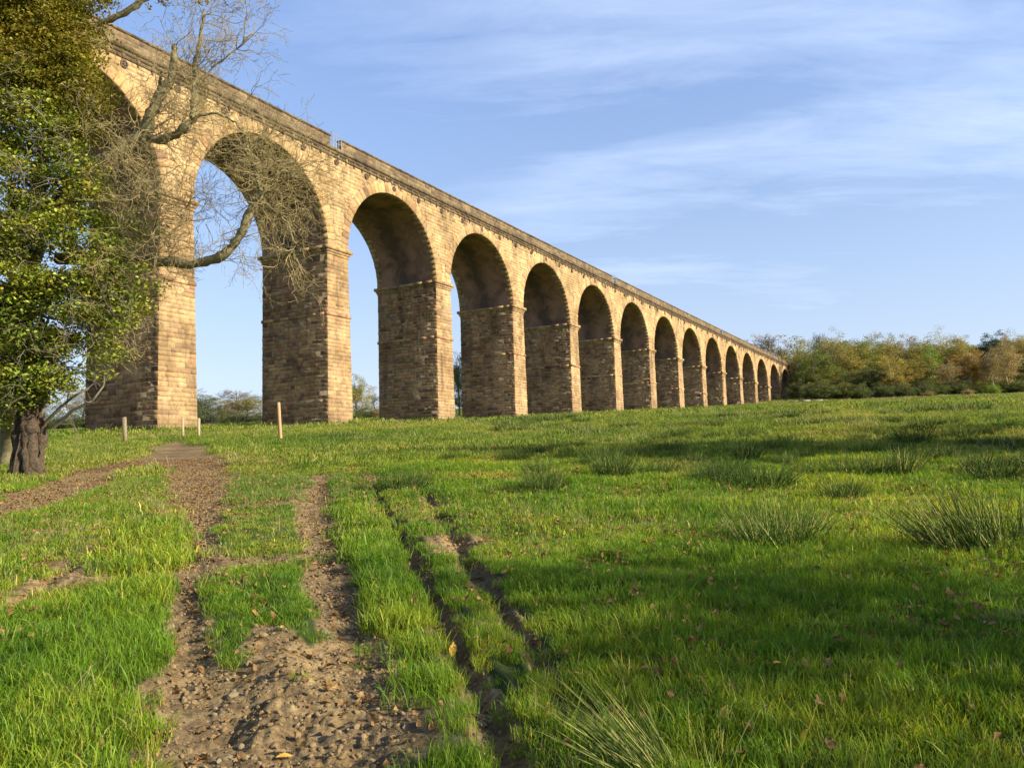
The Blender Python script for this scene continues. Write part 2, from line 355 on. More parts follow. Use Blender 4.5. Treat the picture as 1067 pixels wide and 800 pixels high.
def pick(kind, n):
    pr = np.array(PF[kind]); pr = pr / pr.sum()
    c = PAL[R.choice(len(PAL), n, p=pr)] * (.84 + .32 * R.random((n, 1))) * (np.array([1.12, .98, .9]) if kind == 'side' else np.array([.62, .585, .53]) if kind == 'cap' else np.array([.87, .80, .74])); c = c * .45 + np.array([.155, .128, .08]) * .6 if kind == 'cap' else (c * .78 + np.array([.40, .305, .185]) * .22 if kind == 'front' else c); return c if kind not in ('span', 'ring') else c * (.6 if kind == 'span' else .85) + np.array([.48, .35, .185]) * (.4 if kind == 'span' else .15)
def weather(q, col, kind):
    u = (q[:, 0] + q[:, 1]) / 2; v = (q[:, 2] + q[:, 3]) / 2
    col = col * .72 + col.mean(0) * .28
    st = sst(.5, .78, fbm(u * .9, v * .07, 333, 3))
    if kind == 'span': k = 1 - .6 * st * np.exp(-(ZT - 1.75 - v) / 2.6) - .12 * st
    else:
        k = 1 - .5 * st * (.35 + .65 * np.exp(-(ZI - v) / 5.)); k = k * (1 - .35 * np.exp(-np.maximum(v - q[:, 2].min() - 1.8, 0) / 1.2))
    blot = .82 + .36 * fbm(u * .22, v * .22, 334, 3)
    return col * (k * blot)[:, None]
def blocks(acc, fn, uvs, col, dmin=.02, dmax=.07, gap=.011, bev=.03, base=0., kind=None):
    """fn(u, v, off) -> points; uvs = array (n,4) u0 u1 v0 v1 or (n,8) corner quads"""
    uvs = np.asarray(uvs, float); n = len(uvs)
    if kind and n: col = weather(uvs, col, kind)
    if n == 0: return
    u0, u1, v0, v1 = uvs.T; d = dmin + (dmax - dmin) * R.random(n) ** 1.5
    k = [(u0 + gap, v0 + gap), (u1 - gap, v0 + gap), (u1 - gap, v1 - gap), (u0 + gap, v1 - gap)]
    b = np.minimum(bev, .3 * np.minimum(u1 - u0, v1 - v0))
    k2 = [(u0 + gap + b, v0 + gap + b), (u1 - gap - b, v0 + gap + b), (u1 - gap - b, v1 - gap - b), (u0 + gap + b, v1 - gap - b)]
    jit = lambda: (R.random(n) - .5) * .02
    V = np.stack([fn(u, v, np.full(n, base)) for u, v in k] + [fn(u, v, base + d + jit()) for u, v in k2], 1)
    idx = np.arange(n)[:, None, None] * 8
    Q = (np.array([(0, 1, 5, 4), (1, 2, 6, 5), (2, 3, 7, 6), (3, 0, 4, 7), (4, 5, 6, 7)])[None] + idx).reshape(-1, 4)
    acc.add(V.reshape(-1, 3), Q, c=np.repeat(col, 5, 0))
def row(u0, u1, lo, hi):
    w = []; x = u0
    while x < u1 - lo * .6:
        l = lo + (hi - lo) * R.random()
        if u1 - (x + l) < lo * .6: l = u1 - x
        w.append((x, min(x + l, u1))); x += l
    if w and w[-1][1] < u1: w[-1] = (w[-1][0], u1)
    return w
def courses(z0, z1, lo=.3, hi=.42):
    zs = [z0]
    while zs[-1] < z1 - lo: zs.append(zs[-1] + lo + (hi - lo) * R.random())
    zs[-1] = z1; return list(zip(zs[:-1], zs[1:]))
via = bpy.data.objects.new('viaduct', None); COL.objects.link(via)
tag(via, 'long curving sandstone railway viaduct of tall round arches crossing the field', 'viaduct')
J0, J1 = -2, 13
ctr = lambda j: (j - 1) * U + PW / 2
for j in range(J0, J1 + 1):
    s0 = (j - 1) * U; s1 = s0 + PW; pb = VP(s0, 0, 0)
    zb = float(min(base_h(*VP(s0, 0, 0)[:2]), base_h(*VP(s0, WID, 0)[:2]))) - EYE - GRD * s0 - 1.6
    zt_ = ZI - .78; acc = Acc(); zl = ZI - 6.35
    dl = lambda z: BAT * (ZI - z)
    V = [VP(s0 - dl(zb), 0, zb), VP(s1 + dl(zb), 0, zb), VP(s1 + dl(zb), WID, zb), VP(s0 - dl(zb), WID, zb), VP(s0, 0, ZI), VP(s1, 0, ZI), VP(s1, WID, ZI), VP(s0, WID, ZI)]
    acc.add(V, [(0, 1, 5, 4), (1, 2, 6, 5), (2, 3, 7, 6), (3, 0, 4, 7)], c=(.2, .16, .11))
    fr = []; sd = []
    for za, zb2 in courses(zb, zl - .14) + courses(zl + .14, zt_):
        d = dl(za)
        fr += [(a_, b_, za, zb2) for a_, b_ in row(s0 - d - .04, s1 + d + .04, .55, 1.25)]
        sd += [(a_, b_, za, zb2) for a_, b_ in row(-.03, WID + .03, .4, 1.1)]
    fr = np.array(fr); sd = np.array(sd); depth = zt_ - sd[:, 2]
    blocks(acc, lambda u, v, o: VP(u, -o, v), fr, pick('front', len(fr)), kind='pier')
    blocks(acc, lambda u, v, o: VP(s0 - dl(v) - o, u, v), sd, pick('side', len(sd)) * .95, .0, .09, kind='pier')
    m_ = sd if j < 3 else sd[::1]
    blocks(acc, lambda u, v, o: VP(s1 + dl(v) + o, u, v), m_, pick('side', len(m_)), .0, .06)
    blocks(acc, lambda u, v, o: VP(u, WID + o, v), fr, pick('side', len(fr)))
    o = put('pier', acc.mesh('pier', STONE), via)
    # lower ledge and impost, both as rows of stones round the pier
    def band(z0, z1, pr, kind, lo, hi, name):
        a2 = Acc(); d = dl(z0)
        for (a_, b_) in row(s0 - d - pr, s1 + d + pr, lo, hi):
            for t0, t1 in ((-pr, .3), (WID - .3, WID + pr)): a2.box(a_ + .008, b_ - .008, t0, t1, z0, z1, VP, pick(kind, 1))
        for (a_, b_) in row(.3, WID - .3, lo, hi):
            for q0, q1 in ((s0 - d - pr, s0 + .3), (s1 - .3, s1 + d + pr)): a2.box(q0, q1, a_ + .008, b_ - .008, z0, z1, VP, pick(kind, 1))
        return a2
    b1 = band(zl - .14, zl + .14, .12, 'side', .8, 1.4, '')
    put('ledge', b1.mesh('ledge', STONE), o)
    b2 = band(ZI - .32, ZI, .36, 'front', .9, 1.6, ''); b3 = band(ZI - .55, ZI - .325, .2, 'front', .9, 1.6, ''); b4 = band(ZI - .78, ZI - .555, .1, 'front', .9, 1.6, '')
    for bb in (b3, b4):
        b2.v += bb.v; b2.q += [q + b2.n for q in bb.q]; b2.qc += bb.qc; b2.qm += bb.qm; b2.n += bb.n
    put('impost', b2.mesh('impost', STONE), o)
# spandrel walls
ZC = ZT - 1.75
arcs = list(range(J0 + 1, J1 + 2)); ac = {j: (j - 2) * U + PW + RA for j in arcs}
acc = Acc(); S0 = (J0 - 1) * U; S1 = J1 * U + 14
NP = 36; ph = np.linspace(0, np.pi, NP + 1)
for t in (0, WID):
    for j in arcs:
        xs = ac[j] - RA * np.cos(ph); zz_ = ZI + RA * np.sin(ph)
        lo_ = VP(xs, t, zz_); hi_ = VP(xs, t, ZC); V = np.concatenate([lo_, hi_]); k = np.arange(NP)
        acc.add(V, np.stack([k, k + 1, k + NP + 2, k + NP + 1], 1), c=(.22, .18, .12))
    for j in range(J0, J1 + 1):
        s0 = (j - 1) * U; acc.add([VP(s0, t, ZI), VP(s0 + PW, t, ZI), VP(s0 + PW, t, ZC), VP(s0, t, ZC)], [(0, 1, 2, 3)], c=(.22, .18, .12))
uv = []
for za, zb2 in courses(ZI, ZC, .3, .42):
    h = za - ZI; rr = RA + .3
    xw = math.sqrt(rr * rr - h * h) if h < rr else 0
    if xw > 0.2:
        for j in range(J0, J1 + 1):
            c0 = ac[j] + xw if j in ac else (j - 1) * U; c1 = ac[j + 1] - xw if j + 1 in ac else (j - 1) * U + PW
            uv += [(a_, b_, za, zb2) for a_, b_ in row(c0, c1, .45, 1.15)]
    else: uv += [(a_, b_, za, zb2) for a_, b_ in row(S0, J1 * U, .45, 1.15)]
uv = np.array(uv)
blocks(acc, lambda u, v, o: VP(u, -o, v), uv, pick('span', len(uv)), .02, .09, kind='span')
blocks(acc, lambda u, v, o: VP(u, WID + o, v), uv, pick('side', len(uv)))
put('spandrel_wall', acc.mesh('spandrel_wall', STONE), via)
# arch barrels and rings
for j in arcs:
    acc = Acc(); nt_ = 8
    xs = ac[j] - RA * np.cos(ph); zz_ = ZI + RA * np.sin(ph); ts = np.linspace(0, WID, nt_ + 1)
    V = VP(xs[:, None], ts[None], zz_[:, None]).reshape(-1, 3)
    i = np.arange(NP)[:, None] * (nt_ + 1); k = np.arange(nt_)[None]
    Q = np.stack([i + k, i + k + 1, i + nt_ + 2 + k, i + nt_ + 1 + k], -1).reshape(-1, 4)
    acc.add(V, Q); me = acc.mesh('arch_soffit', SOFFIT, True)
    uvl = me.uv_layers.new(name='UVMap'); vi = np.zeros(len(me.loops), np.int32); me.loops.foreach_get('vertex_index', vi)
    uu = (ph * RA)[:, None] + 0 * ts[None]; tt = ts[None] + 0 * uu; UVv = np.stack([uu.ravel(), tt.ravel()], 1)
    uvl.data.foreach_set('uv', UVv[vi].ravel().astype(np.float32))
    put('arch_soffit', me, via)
    acc = Acc(); acb = Acc(); nv = 41; ed = np.linspace(0, np.pi, nv + 1)
    for q in range(nv):
        a0, a1 = ed[q] + .0016, ed[q + 1] - .0016
        ln = (.98 if q % 2 else .78) + .22 * R.random(); dp = (.75 if q % 2 else .42) + .1 * R.random(); pr = .09 + .05 * R.random()
        r0 = RA - .022; r1 = RA + ln; col = pick('ring', 1); z1max = ZC - ZI
        for (tf, tb, ak) in ((-pr, dp, acc), (WID + pr, WID - dp, acb)):
            bv = .03
            pts = []
            for (aa, rr, t) in ((a0, r0, tb), (a1, r0, tb), (a1, r1, tb), (a0, r1, tb), (a0, r0, tf + np.sign(tb - tf) * bv), (a1, r0, tf + np.sign(tb - tf) * bv), (a1, r1, tf + np.sign(tb - tf) * bv), (a0, r1, tf + np.sign(tb - tf) * bv),
                                (a0 + .004, r0 + bv, tf), (a1 - .004, r0 + bv, tf), (a1 - .004, r1 - bv, tf), (a0 + .004, r1 - bv, tf)):
                pts.append(VP(ac[j] - rr * math.cos(aa), t, ZI + min(rr * math.sin(aa), z1max)))
            ak.add(pts, [(0, 1, 5, 4), (1, 2, 6, 5), (2, 3, 7, 6), (3, 0, 4, 7), (4, 5, 9, 8), (5, 6, 10, 9), (6, 7, 11, 10), (7, 4, 8, 11), (8, 9, 10, 11)], c=col)
    put('arch_ring', acc.mesh('arch_ring', STONE), via); put('arch_ring', acb.mesh('arch_ring', STONE), via)
# abutment
acc = Acc(); sa = J1 * U; acc.box(sa, S1, .0, WID, -2, ZC, VP, (.3, .24, .16))
fr = [(a_, b_, za, zb2) for za, zb2 in courses(0, ZC) for a_, b_ in row(sa, S1, .5, 1.2)]
blocks(acc, lambda u, v, o: VP(u, -o, v), fr, pick('cap', len(fr)))
sd = [(a_, b_, za, zb2) for za, zb2 in courses(0, ZI) for a_, b_ in row(0, WID, .5, 1.2)]
blocks(acc, lambda u, v, o: VP(sa - o, u, v), sd, pick('side', len(sd)))
put('abutment', acc.mesh('abutment', STONE), via)
# cornice with corbels, parapet, coping
for side in (0, 1):
    acc = Acc()
    f = (lambda u, t, z: VP(u, -t, z)) if side == 0 else (lambda u, t, z: VP(u, WID + t, z))
    for a_, b_ in row(S0, S1, 1.0, 1.7):
        acc.box(a_ + .006, b_ - .006, -.3, .34 + .02 * R.random(), ZC + .28, ZC + .55, f, pick('cap', 1) * .8)
        acc.box(a_ + .4, b_ + .39, -.3, .2, ZC, ZC + .277, f, pick('cap', 1) * .7)
    put('cornice', acc.mesh('cornice', STONE), via)
for side in (0, 1):
    acc = Acc(); x = S0 + .3
    while x < S1:
        f = (lambda u, t, z: VP(u, -t, z)) if side == 0 else (lambda u, t, z: VP(u, WID + t, z))
        acc.box(x, x + .22, -.1, .2, ZC - .34, ZC - .003, f, pick('cap', 1)); acc.box(x + .03, x + .19, -.1, .12, ZC - .52, ZC - .363, f, pick('cap', 1) * .7)
        acc.box(x - .45, x + .745, -.05, .1, ZC - .3, ZC - .004, f, pick('cap', 1) * .9)
        x += 1.2
    put('corbel_table', acc.mesh('corbel_table', STONE), via)
gaps = [ctr(j) for j in (-3, 1, 5, 9, 13)]
segs = []; x = S0
for gq in gaps:
    if gq - .75 > x: segs.append((x, gq - .75))
    x = max(x, gq + .75)
segs.append((x, S1))
zp0 = ZC + .553; zp1 = ZT - .17
for side in (0, 1):
    f = (lambda u, t, z: VP(u, -t, z)) if side == 0 else (lambda u, t, z: VP(u, WID + t, z))
    for (sa_, sb_) in segs:
        acc = Acc(); cop = Acc()
        nseg = max(1, int((sb_ - sa_) / 6)); e = np.linspace(sa_, sb_, nseg + 1)
        for e0, e1 in zip(e[:-1], e[1:]): acc.box(e0, e1, -.42, -.0, zp0, zp1, f, (.12, .1, .08))
        fr = np.array([(a_, b_, za, zb2) for za, zb2 in courses(zp0, zp1, .24, .34) for a_, b_ in row(sa_, sb_, .4, 1.0)])
        blocks(acc, (lambda u, v, o: VP(u, -o, v)) if side == 0 else (lambda u, v, o: VP(u, WID + o, v)), fr, pick('cap', len(fr)), .01, .06)
        for a_, b_ in row(sa_, sb_, .8, 1.3): cop.box(a_ + .008, b_ - .008, -.5, .13, zp1 + .003, ZT - .02 * R.random(), f, pick('cap', 1) * .8)
        put('parapet', acc.mesh('parapet', STONE), via); put('coping', cop.mesh('coping', STONE), via)
for gq in gaps[1:]:
    for side in (0, 1):
        acc = Acc(); to = -.2 if side == 0 else WID + .2
        for q in (-.6, -.2, .2, .6): acc.tube([VP(gq + q, to, zp0), VP(gq + q, to, ZT + .15)], [.035, .035], 6)
        for zr in (zp0 + .5, ZT + .1): acc.tube([VP(gq - .75, to, zr), VP(gq + .75, to, zr)], [.03, .03], 6)
        put('refuge_railing', acc.mesh('refuge_railing', RAIL), via)
acc = Acc(); e = np.linspace(S0, S1, 60)
V = np.concatenate([VP(e, 0.4, ZT - 1.25), VP(e, WID - .4, ZT - 1.25)]); k = np.arange(59)
acc.add(V, np.stack([k, k + 1, k + 61, k + 60], 1)); put('track_bed', acc.mesh('track_bed', BALLAST), via)
def tie_plate():
    a2 = Acc(); n = 12; an = np.linspace(0, 2 * np.pi, n, endpoint=False)
    return a2, an
for q in range(-10, 66):
    s = q * 4.5 + 1.4; a2 = Acc(); zc = ZC - .72; n = 14; an = np.linspace(0, 2 * np.pi, n, endpoint=False)
    if s < S0 + 1 or s > J1 * U: continue
    ring = lambda rr, t: VP(s + rr * np.cos(an), -t, zc + rr * np.sin(an))
    V = np.concatenate([ring(.29, .04), ring(.29, .16), ring(.22, .16), ring(.22, .1)]); k = np.arange(n); k2 = (k + 1) % n
    for a_ in range(3): a2.add(V, np.stack([a_ * n + k, a_ * n + k2, a_ * n + n + k2, a_ * n + n + k], 1)) if a_ == 0 else a2.add(V, np.stack([a_ * n + k, a_ * n + k2, a_ * n + n + k2, a_ * n + n + k], 1))
    for th_ in (0, math.pi / 3, 2 * math.pi / 3):
        dx, dz = .26 * math.cos(th_), .3 * math.sin(th_)
        a2.tube([VP(s - dx, -.14, zc - dz), VP(s + dx, -.14, zc + dz)], [.045, .045], 5)
    put('tie_plate', a2.mesh('tie_plate', IRON), via)
# embankment beyond the abutment
acc = Acc(); e = np.linspace(S1 - 1, S1 + 200, 24); rows_ = []
for t, dz in ((-52, -34), (-20, -11), (-3, -.1), (2, 0), (WID - 2, 0), (WID + 3, -.1), (WID + 20, -11), (WID + 52, -34)):
    pts = VP(e, t, ZT - 1.6 + dz); pts[:, 2] += (fbm(pts[:, 0] / 6, pts[:, 1] / 6, 5) - .5) * .8 - (0.5 if abs(t - 4) > 5 else 0); rows_.append(pts)
V = np.concatenate(rows_); k = np.arange(23)
Q = np.concatenate([np.stack([a_ * 24 + k, a_ * 24 + k + 1, a_ * 24 + 25 + k, a_ * 24 + 24 + k], 1) for a_ in range(7)])
acc.add(V, Q); me = acc.mesh('embankment', GROUND, True); da = me.attributes.new('dirt', 'FLOAT', 'POINT'); tag(put('embankment', me), kind='structure')
#@@PART2@@
# ------------------------------------------------------------------ leaves, limbs, twigs
def rv(n):
    v = R.normal(size=(n, 3)); return v / np.linalg.norm(v, axis=1)[:, None]
def leaves(acc, C, size, asp=.62, up=.35, c=None, fold=.25):
    """one folded four-point leaf per centre"""
    n = len(C); d = rv(n); nn = rv(n); nn[:, 2] = np.abs(nn[:, 2]) + up
    d = d - nn * (d * nn).sum(1)[:, None] / (nn * nn).sum(1)[:, None]; d /= np.linalg.norm(d, axis=1)[:, None] + 1e-9
    s = np.cross(nn, d); s /= np.linalg.norm(s, axis=1)[:, None] + 1e-9; nn /= np.linalg.norm(nn, axis=1)[:, None]
    l = (size * (.6 + .8 * R.random(n)))[:, None]
    a = C - d * l * .5; b = C + s * l * asp * .5 + nn * l * fold * .3; t = C + d * l * .5; e = C - s * l * asp * .5 + nn * l * fold * .3
    V = np.stack([a, b, t, e], 1).reshape(-1, 3); i = np.arange(n)[:, None] * 4
    T = np.concatenate([i + np.array([0, 1, 2]), i + np.array([0, 2, 3])])
    if c is None: c = (.65 + .7 * R.random((n, 1))) * np.array([[1, 1, 1.]]) * (1 + (R.random((n, 3)) - .5) * .25)
    acc.add(V, T=T, c=np.concatenate([c, c]))
def wander(p, d, ln, n, bend, grav=0.):
    P = [np.array(p, float)]; d = np.array(d, float); d /= np.linalg.norm(d)
    for i in range(n):
        d = d + R.normal(size=3) * bend; d[2] += grav; d /= np.linalg.norm(d); P.append(P[-1] + d * ln / n)
    return np.array(P), d
def grow(acc, p, d, ln, r, lev, kids, bend=.25, sides=4, tips=None, spread=.9, grav=0., rmin=.003, shrink=.62):
    P, d2 = wander(p, d, ln, 4 if lev else 3, bend, grav)
    acc.tube(P, np.linspace(r, max(r * .5, rmin), len(P)), sides if r > .02 else 3, cap=False, c=(.8 + .4 * R.random(),) * 3)
    if lev == 0:
        if tips is not None: tips.append(P[-1]); tips.append(P[1])
        return
    for k in range(kids):
        q = min(len(P) - 1, 1 + int(R.random() * (len(P) - 1))) if k else len(P) - 1
        dd = (P[q] - P[q - 1]); dd /= np.linalg.norm(dd) + 1e-9
        nd = dd + rv(1)[0] * spread
        grow(acc, P[q], nd, ln * shrink * (.7 + .6 * R.random()), r * .55, lev - 1, kids, bend, sides, tips, spread, grav, rmin, shrink)
# ------------------------------------------------------------------ left: ivy-covered tree
def ipts(lst):            # (px, py, Y) -> world
    return np.array([at(*q) for q in lst])
YT = 20.8
bx, by = flat_hit(27, 497); YT = by; YB = by - 20.8
ivy = bpy.data.objects.new('ivy_clad_tree', None); COL.objects.link(ivy); ivy.location = (bx, by, gz(bx, by))
tag(ivy, 'tree with twisted stems and dense glossy green ivy leaves at the left edge', 'tree')
def loc(o, root):       # keep world coordinates under a moved empty
    o.matrix_parent_inverse = Matrix.Translation(-root.location); return o
acc = Acc(); B0 = np.array([bx, by, gz(bx, by) - .15])
for k in range(19):
    thick = k < 10; an = k / 10 * 2 * math.pi + R.random() * .6; rr = (.16 if thick else .24) + .09 * R.random()
    P = []; top = 2.7 + R.random() * 1.5; tw = R.normal() * (1.2 if thick else 2.6); wv = R.random() * 6; n_ = 22
    for q in range(n_):
        f = q / (n_ - 1); flare = 1 + .55 * (1 - f) ** 7 - .22 * math.sin(f * 3.0) + .55 * f
        P.append(B0 + np.array([math.cos(an + tw * f) * rr * flare + .05 * math.sin(wv + f * 11) + .22 * f, math.sin(an + tw * f) * rr * flare * .85 + .05 * math.cos(wv + f * 10), top * f]) + R.normal(size=3) * .012)
    r_ = np.linspace(.15, .07, n_) * (.7 + .5 * R.random()) if thick else np.linspace(.045, .02, n_) * (.6 + .8 * R.random())
    acc.tube(P, np.abs(r_ * (1 + .2 * R.normal(size=n_))), 8 if thick else 5, c=((.5 + .7 * R.random()) if thick else (.8 + 1.2 * R.random()),) * 3, wob=.45)
acc.tube([B0, B0 + [0, 0, 1.5], B0 + [.1, 0, 3], B0 + [-.2, 0, 5], B0 + [-.6, .2, 8]], [.2, .18, .2, .2, .1], 12, c=(.15, .15, .15), wob=.25)
loc(put('trunk', acc.mesh('trunk', BARK, False), ivy), ivy)
# boughs inside the crown
IV = [(20, 350, 62, YT), (-20, 380, 55, YT), (70, 330, 55, YT), (110, 325, 42, YT - .3), (138, 310, 26, YT - .4), (40, 270, 68, YT), (95, 262, 46, YT - .2), (-30, 280, 70, YT), (10, 200, 75, YT), (70, 195, 45, YT),
      (-40, 170, 80, YT), (30, 130, 60, YT + .2), (60, 380, 34, YT - .2), (20, 395, 38, YT), (-15, 425, 34, YT), (85, 372, 28, YT - .3), (30, 412, 22, YT), (120, 352, 20, YT - .4), (70, 150, 30, YT + .3), (150, 285, 14, YT - .5), (-70, 350, 60, YT)]
acc = Acc(); tips = []
for k in range(34):
    z = 2.2 + R.random() * 6.5; d = np.array([R.normal() * .9 + .25, R.normal() * .8, .35 + R.random() * .5])
    grow(acc, B0 + np.array([0, 0, z]), d, 1.5, .045, 3, 3, .22, 4, tips)
for k in range(20):
    b_ = IV[R.integers(0, len(IV))]; a_ = R.random() * 6.28; rr = b_[2] * (.5 + .6 * R.random()); pz = at(b_[0] + math.cos(a_) * rr, b_[1] + math.sin(a_) * rr, YT - .9 - .5 * R.random()); grow(acc, pz, (math.cos(a_) * .8 + R.normal() * .4, -.4, .5 - math.sin(a_) * .5), .7, .014, 3, 3, .3, 3, None, .8, 0, .005, .66)
for q in ([(48, 440, YT), (62, 425, YT - .2), (78, 412, YT - .4), (92, 405, YT - .6)], [(44, 430, YT - .1), (52, 405, YT - .2), (54, 385, YT - .2)], [(55, 446, YT), (75, 428, YT - .2), (96, 418, YT - .4), (108, 402, YT - .5)]):
    P = ipts(q); acc.tube(P, np.linspace(.05, .02, len(P)), 5)
    for p in P[1:]: grow(acc, p, (R.normal(), R.normal(), .4), .6, .015, 2, 3, .3, 3)
loc(put('branches', acc.mesh('branches', FARBARK), ivy), ivy)
# leaf masses: (px, py, radius px) at depth
def crown(acc, blobs, n_clump, per, size, rad=(.28, .6), seed=3, thr=.0):
    w = np.array([b[2] ** 2 for b in blobs], float); w /= w.sum()
    for i in R.choice(len(blobs), n_clump, p=w):
        px, py, rp, Yd = blobs[i]; c = at(px, py, Yd); r = rp / F * Yd
        u = rv(1)[0]; u[1] = -abs(u[1]) * 1.0 if R.random() < .8 else u[1]
        cc = c + u * r * np.array([1, .8, 1]) * (.55 + .45 * R.random())
        cr = rad[0] + (rad[1] - rad[0]) * R.random()
        m = int(per * (cr / rad[1]) ** 2 * (.5 + R.random()))
        pts = cc + rv(m) * (cr * R.random((m, 1)) ** .45) * np.array([1.2, 1.2, .55])
        br = .7 + .6 * R.random()
        col = br * (.6 + .8 * R.random((m, 1))) * (1 + (R.random((m, 3)) - .5) * .3)
        leaves(acc, pts, size, c=col, up=.5)
acc = Acc(); crown(acc, IV, 590, 300, .105)
crown(acc, [(150, 235, 22, YT), (185, 238, 15, YT), (125, 225, 24, YT), (160, 255, 18, YT), (130, 270, 24, YT)], 26, 70, .075, (.15, .32))
loc(put('ivy_leaves', acc.mesh('ivy_leaves', IVY), ivy), ivy)
# ------------------------------------------------------------------ left: old lichened tree with bare limbs
ox, oy = flat_hit(-6, 488); ox -= .1; oy += 1.0
old = bpy.data.objects.new('lichened_tree', None); COL.objects.link(old); old.location = (ox, oy, gz(ox, oy))
tag(old, 'half-bare old tree with lichened limbs reaching right in front of the second arch', 'tree')
acc = Acc(); YO = 21.4; O0 = np.array([ox, oy, gz(ox, oy) - .2])
tr = np.array([O0, O0 + [.1, 0, 1.6], *ipts([(-5, 380, 21.8), (25, 280, 21.8), (60, 210, 21.6), (110, 165, 21.5), (150, 140, YO)])])
def smooth(P, n=4):
    P = np.asarray(P, float); t = np.arange(len(P)); tt = np.linspace(0, len(P) - 1, (len(P) - 1) * n + 1)
    Q = np.stack([np.interp(tt, t, P[:, k]) for k in range(3)], 1)
    for _ in range(3): Q[1:-1] = (Q[:-2] + 2 * Q[1:-1] + Q[2:]) / 4
    return Q
def limb(q, r0, r1, n=8, jit=.03):
    P = smooth(q); P[1:-1] += R.normal(size=P[1:-1].shape) * jit * .6; rad = np.linspace(r0, r1, len(P)); rad = rad * (1 + .12 * R.normal(size=len(P)))
    acc.tube(P, np.abs(rad), n, c=(.9 + .2 * R.random(),) * 3, wob=.12); return P
limb(tr, .42, .2, 10)
LB = []
LB.append(limb(ipts([(150, 140, YO), (158, 118, YO - .1), (166, 100, YO - .15), (177, 84, YO - .2), (181, 66, YO - .2), (182, 47, YO - .2)]), .17, .085))
LB.append(limb(ipts([(148, 148, YO), (164, 110, YO), (166, 88, YO + .1), (168, 76, YO + .1)]), .09, .035))
LB.append(limb(ipts([(120, 155, YO + .1), (150, 138, YO), (165, 147, YO), (185, 140, YO - .1), (199, 128, YO - .2), (203, 108, YO - .2), (202, 84, YO - .3), (204, 62, YO - .3), (210, 38, YO - .4), (213, 10, YO - .4)]), .15, .03))
LB.append(limb(ipts([(198, 128, YO - .2), (212, 118, YO - .3), (234, 119, YO - .4), (250, 132, YO - .6), (262, 150, YO - .7)]), .05, .012))
LB.append(limb(ipts([(60, 270, YO + .4), (110, 268, YO + .2), (160, 272, YO), (200, 276, YO - .2), (226, 270, YO - .4), (243, 258, YO - .5), (254, 238, YO - .6), (262, 218, YO - .6), (271, 203, YO - .7)]), .16, .10))
LB.append(limb(ipts([(271, 203, YO - .7), (270, 188, YO - .7), (262, 165, YO - .8), (256, 142, YO - .8)]), .08, .02))
LB.append(limb(ipts([(271, 203, YO - .7), (288, 190, YO - .8), (303, 184, YO - .9), (316, 170, YO - .9)]), .06, .015))
LB.append(limb(ipts([(268, 208, YO - .7), (282, 216, YO - .6), (300, 232, YO - .6), (306, 255, YO - .6), (292, 285, YO - .6)]), .04, .01))
LB.append(limb(ipts([(202, 95, YO - .3), (215, 75, YO - .3), (235, 62, YO - .4), (258, 40, YO - .5)]), .035, .008))
LB.append(limb(ipts([(90, 30, YO), (115, 20, YO), (135, 12, YO - .1), (160, -8, YO - .2), (230, -30, YO - .3)]), .1, .06))
LB.append(limb(ipts([(40, 200, 21.7), (50, 120, 21.6), (60, 40, 21.5), (80, -60, 21.4)]), .2, .1))
LB.append(limb(ipts([(60, 230, 21.7), (95, 200, 21.2), (130, 180, 20.9), (155, 190, 20.7)]), .08, .02))
loc(put('trunk', acc.mesh('trunk', LICHEN, True), old), old)
acc = Acc(); tips = []
for li, P in enumerate(LB):
    n = [15, 4, 44, 13, 22, 30, 26, 22, 17, 14, 20, 18][li]
    for k in range(n):
        f = (R.random() ** .8); q = min(len(P) - 2, int(f * (len(P) - 1))); dd = P[q + 1] - P[q]; dd /= np.linalg.norm(dd) + 1e-9
        grow(acc, P[q], dd * .5 + rv(1)[0] * 1. + np.array([.15, -.1, .25]), .62 + .35 * R.random(), .015, 3, 3, .3, 3, tips if li in (9, 10) else None, .85, 0, .005, .66)
# tangled shoots around the big limb junctions
for (px, py, rp, n) in ((150, 205, 42, 32), (172, 250, 36, 26), (130, 150, 30, 12), (120, 290, 35, 22), (215, 235, 30, 8), (110, 330, 30, 16)):
    for k in range(n):
        a_ = R.random() * 6.28; rr = rp * R.random() ** .6; p = at(px + math.cos(a_) * rr, py + math.sin(a_) * rr, YO - .1 - R.random() * .8)
        grow(acc, p, rv(1)[0] + np.array([.2, 0, .4]), .75, .014, 3, 3, .32, 3, None, .8, 0, .005, .66)
loc(put('twigs', acc.mesh('twigs', TWIG), old), old)
acc = Acc(); UPB = [(20, 60, 60, YO), (60, 30, 48, YO), (-20, 90, 55, YO), (85, 75, 30, YO - .2), (90, 20, 32, YO), (50, 100, 42, YO), (92, 110, 22, YO - .2), (30, -30, 70, YO), (100, -30, 30, YO), (-60, 10, 70, YO), (98, 140, 14, YO - .2), (70, 65, 42, YO)]
crown(acc, UPB, 560, 260, .09, (.25, .6))
crown(acc, [(145, 2, 10, YO), (175, -2, 8, YO), (210, -4, 10, YO), (235, 1, 8, YO), (250, -2, 6, YO)], 26, 26, .085, (.1, .22))
tp = np.array(tips); leaves(acc, tp[R.integers(0, len(tp), 900)] + R.normal(size=(900, 3)) * .08, .08)
loc(put('leaves', acc.mesh('leaves', OLIVE), old), old)
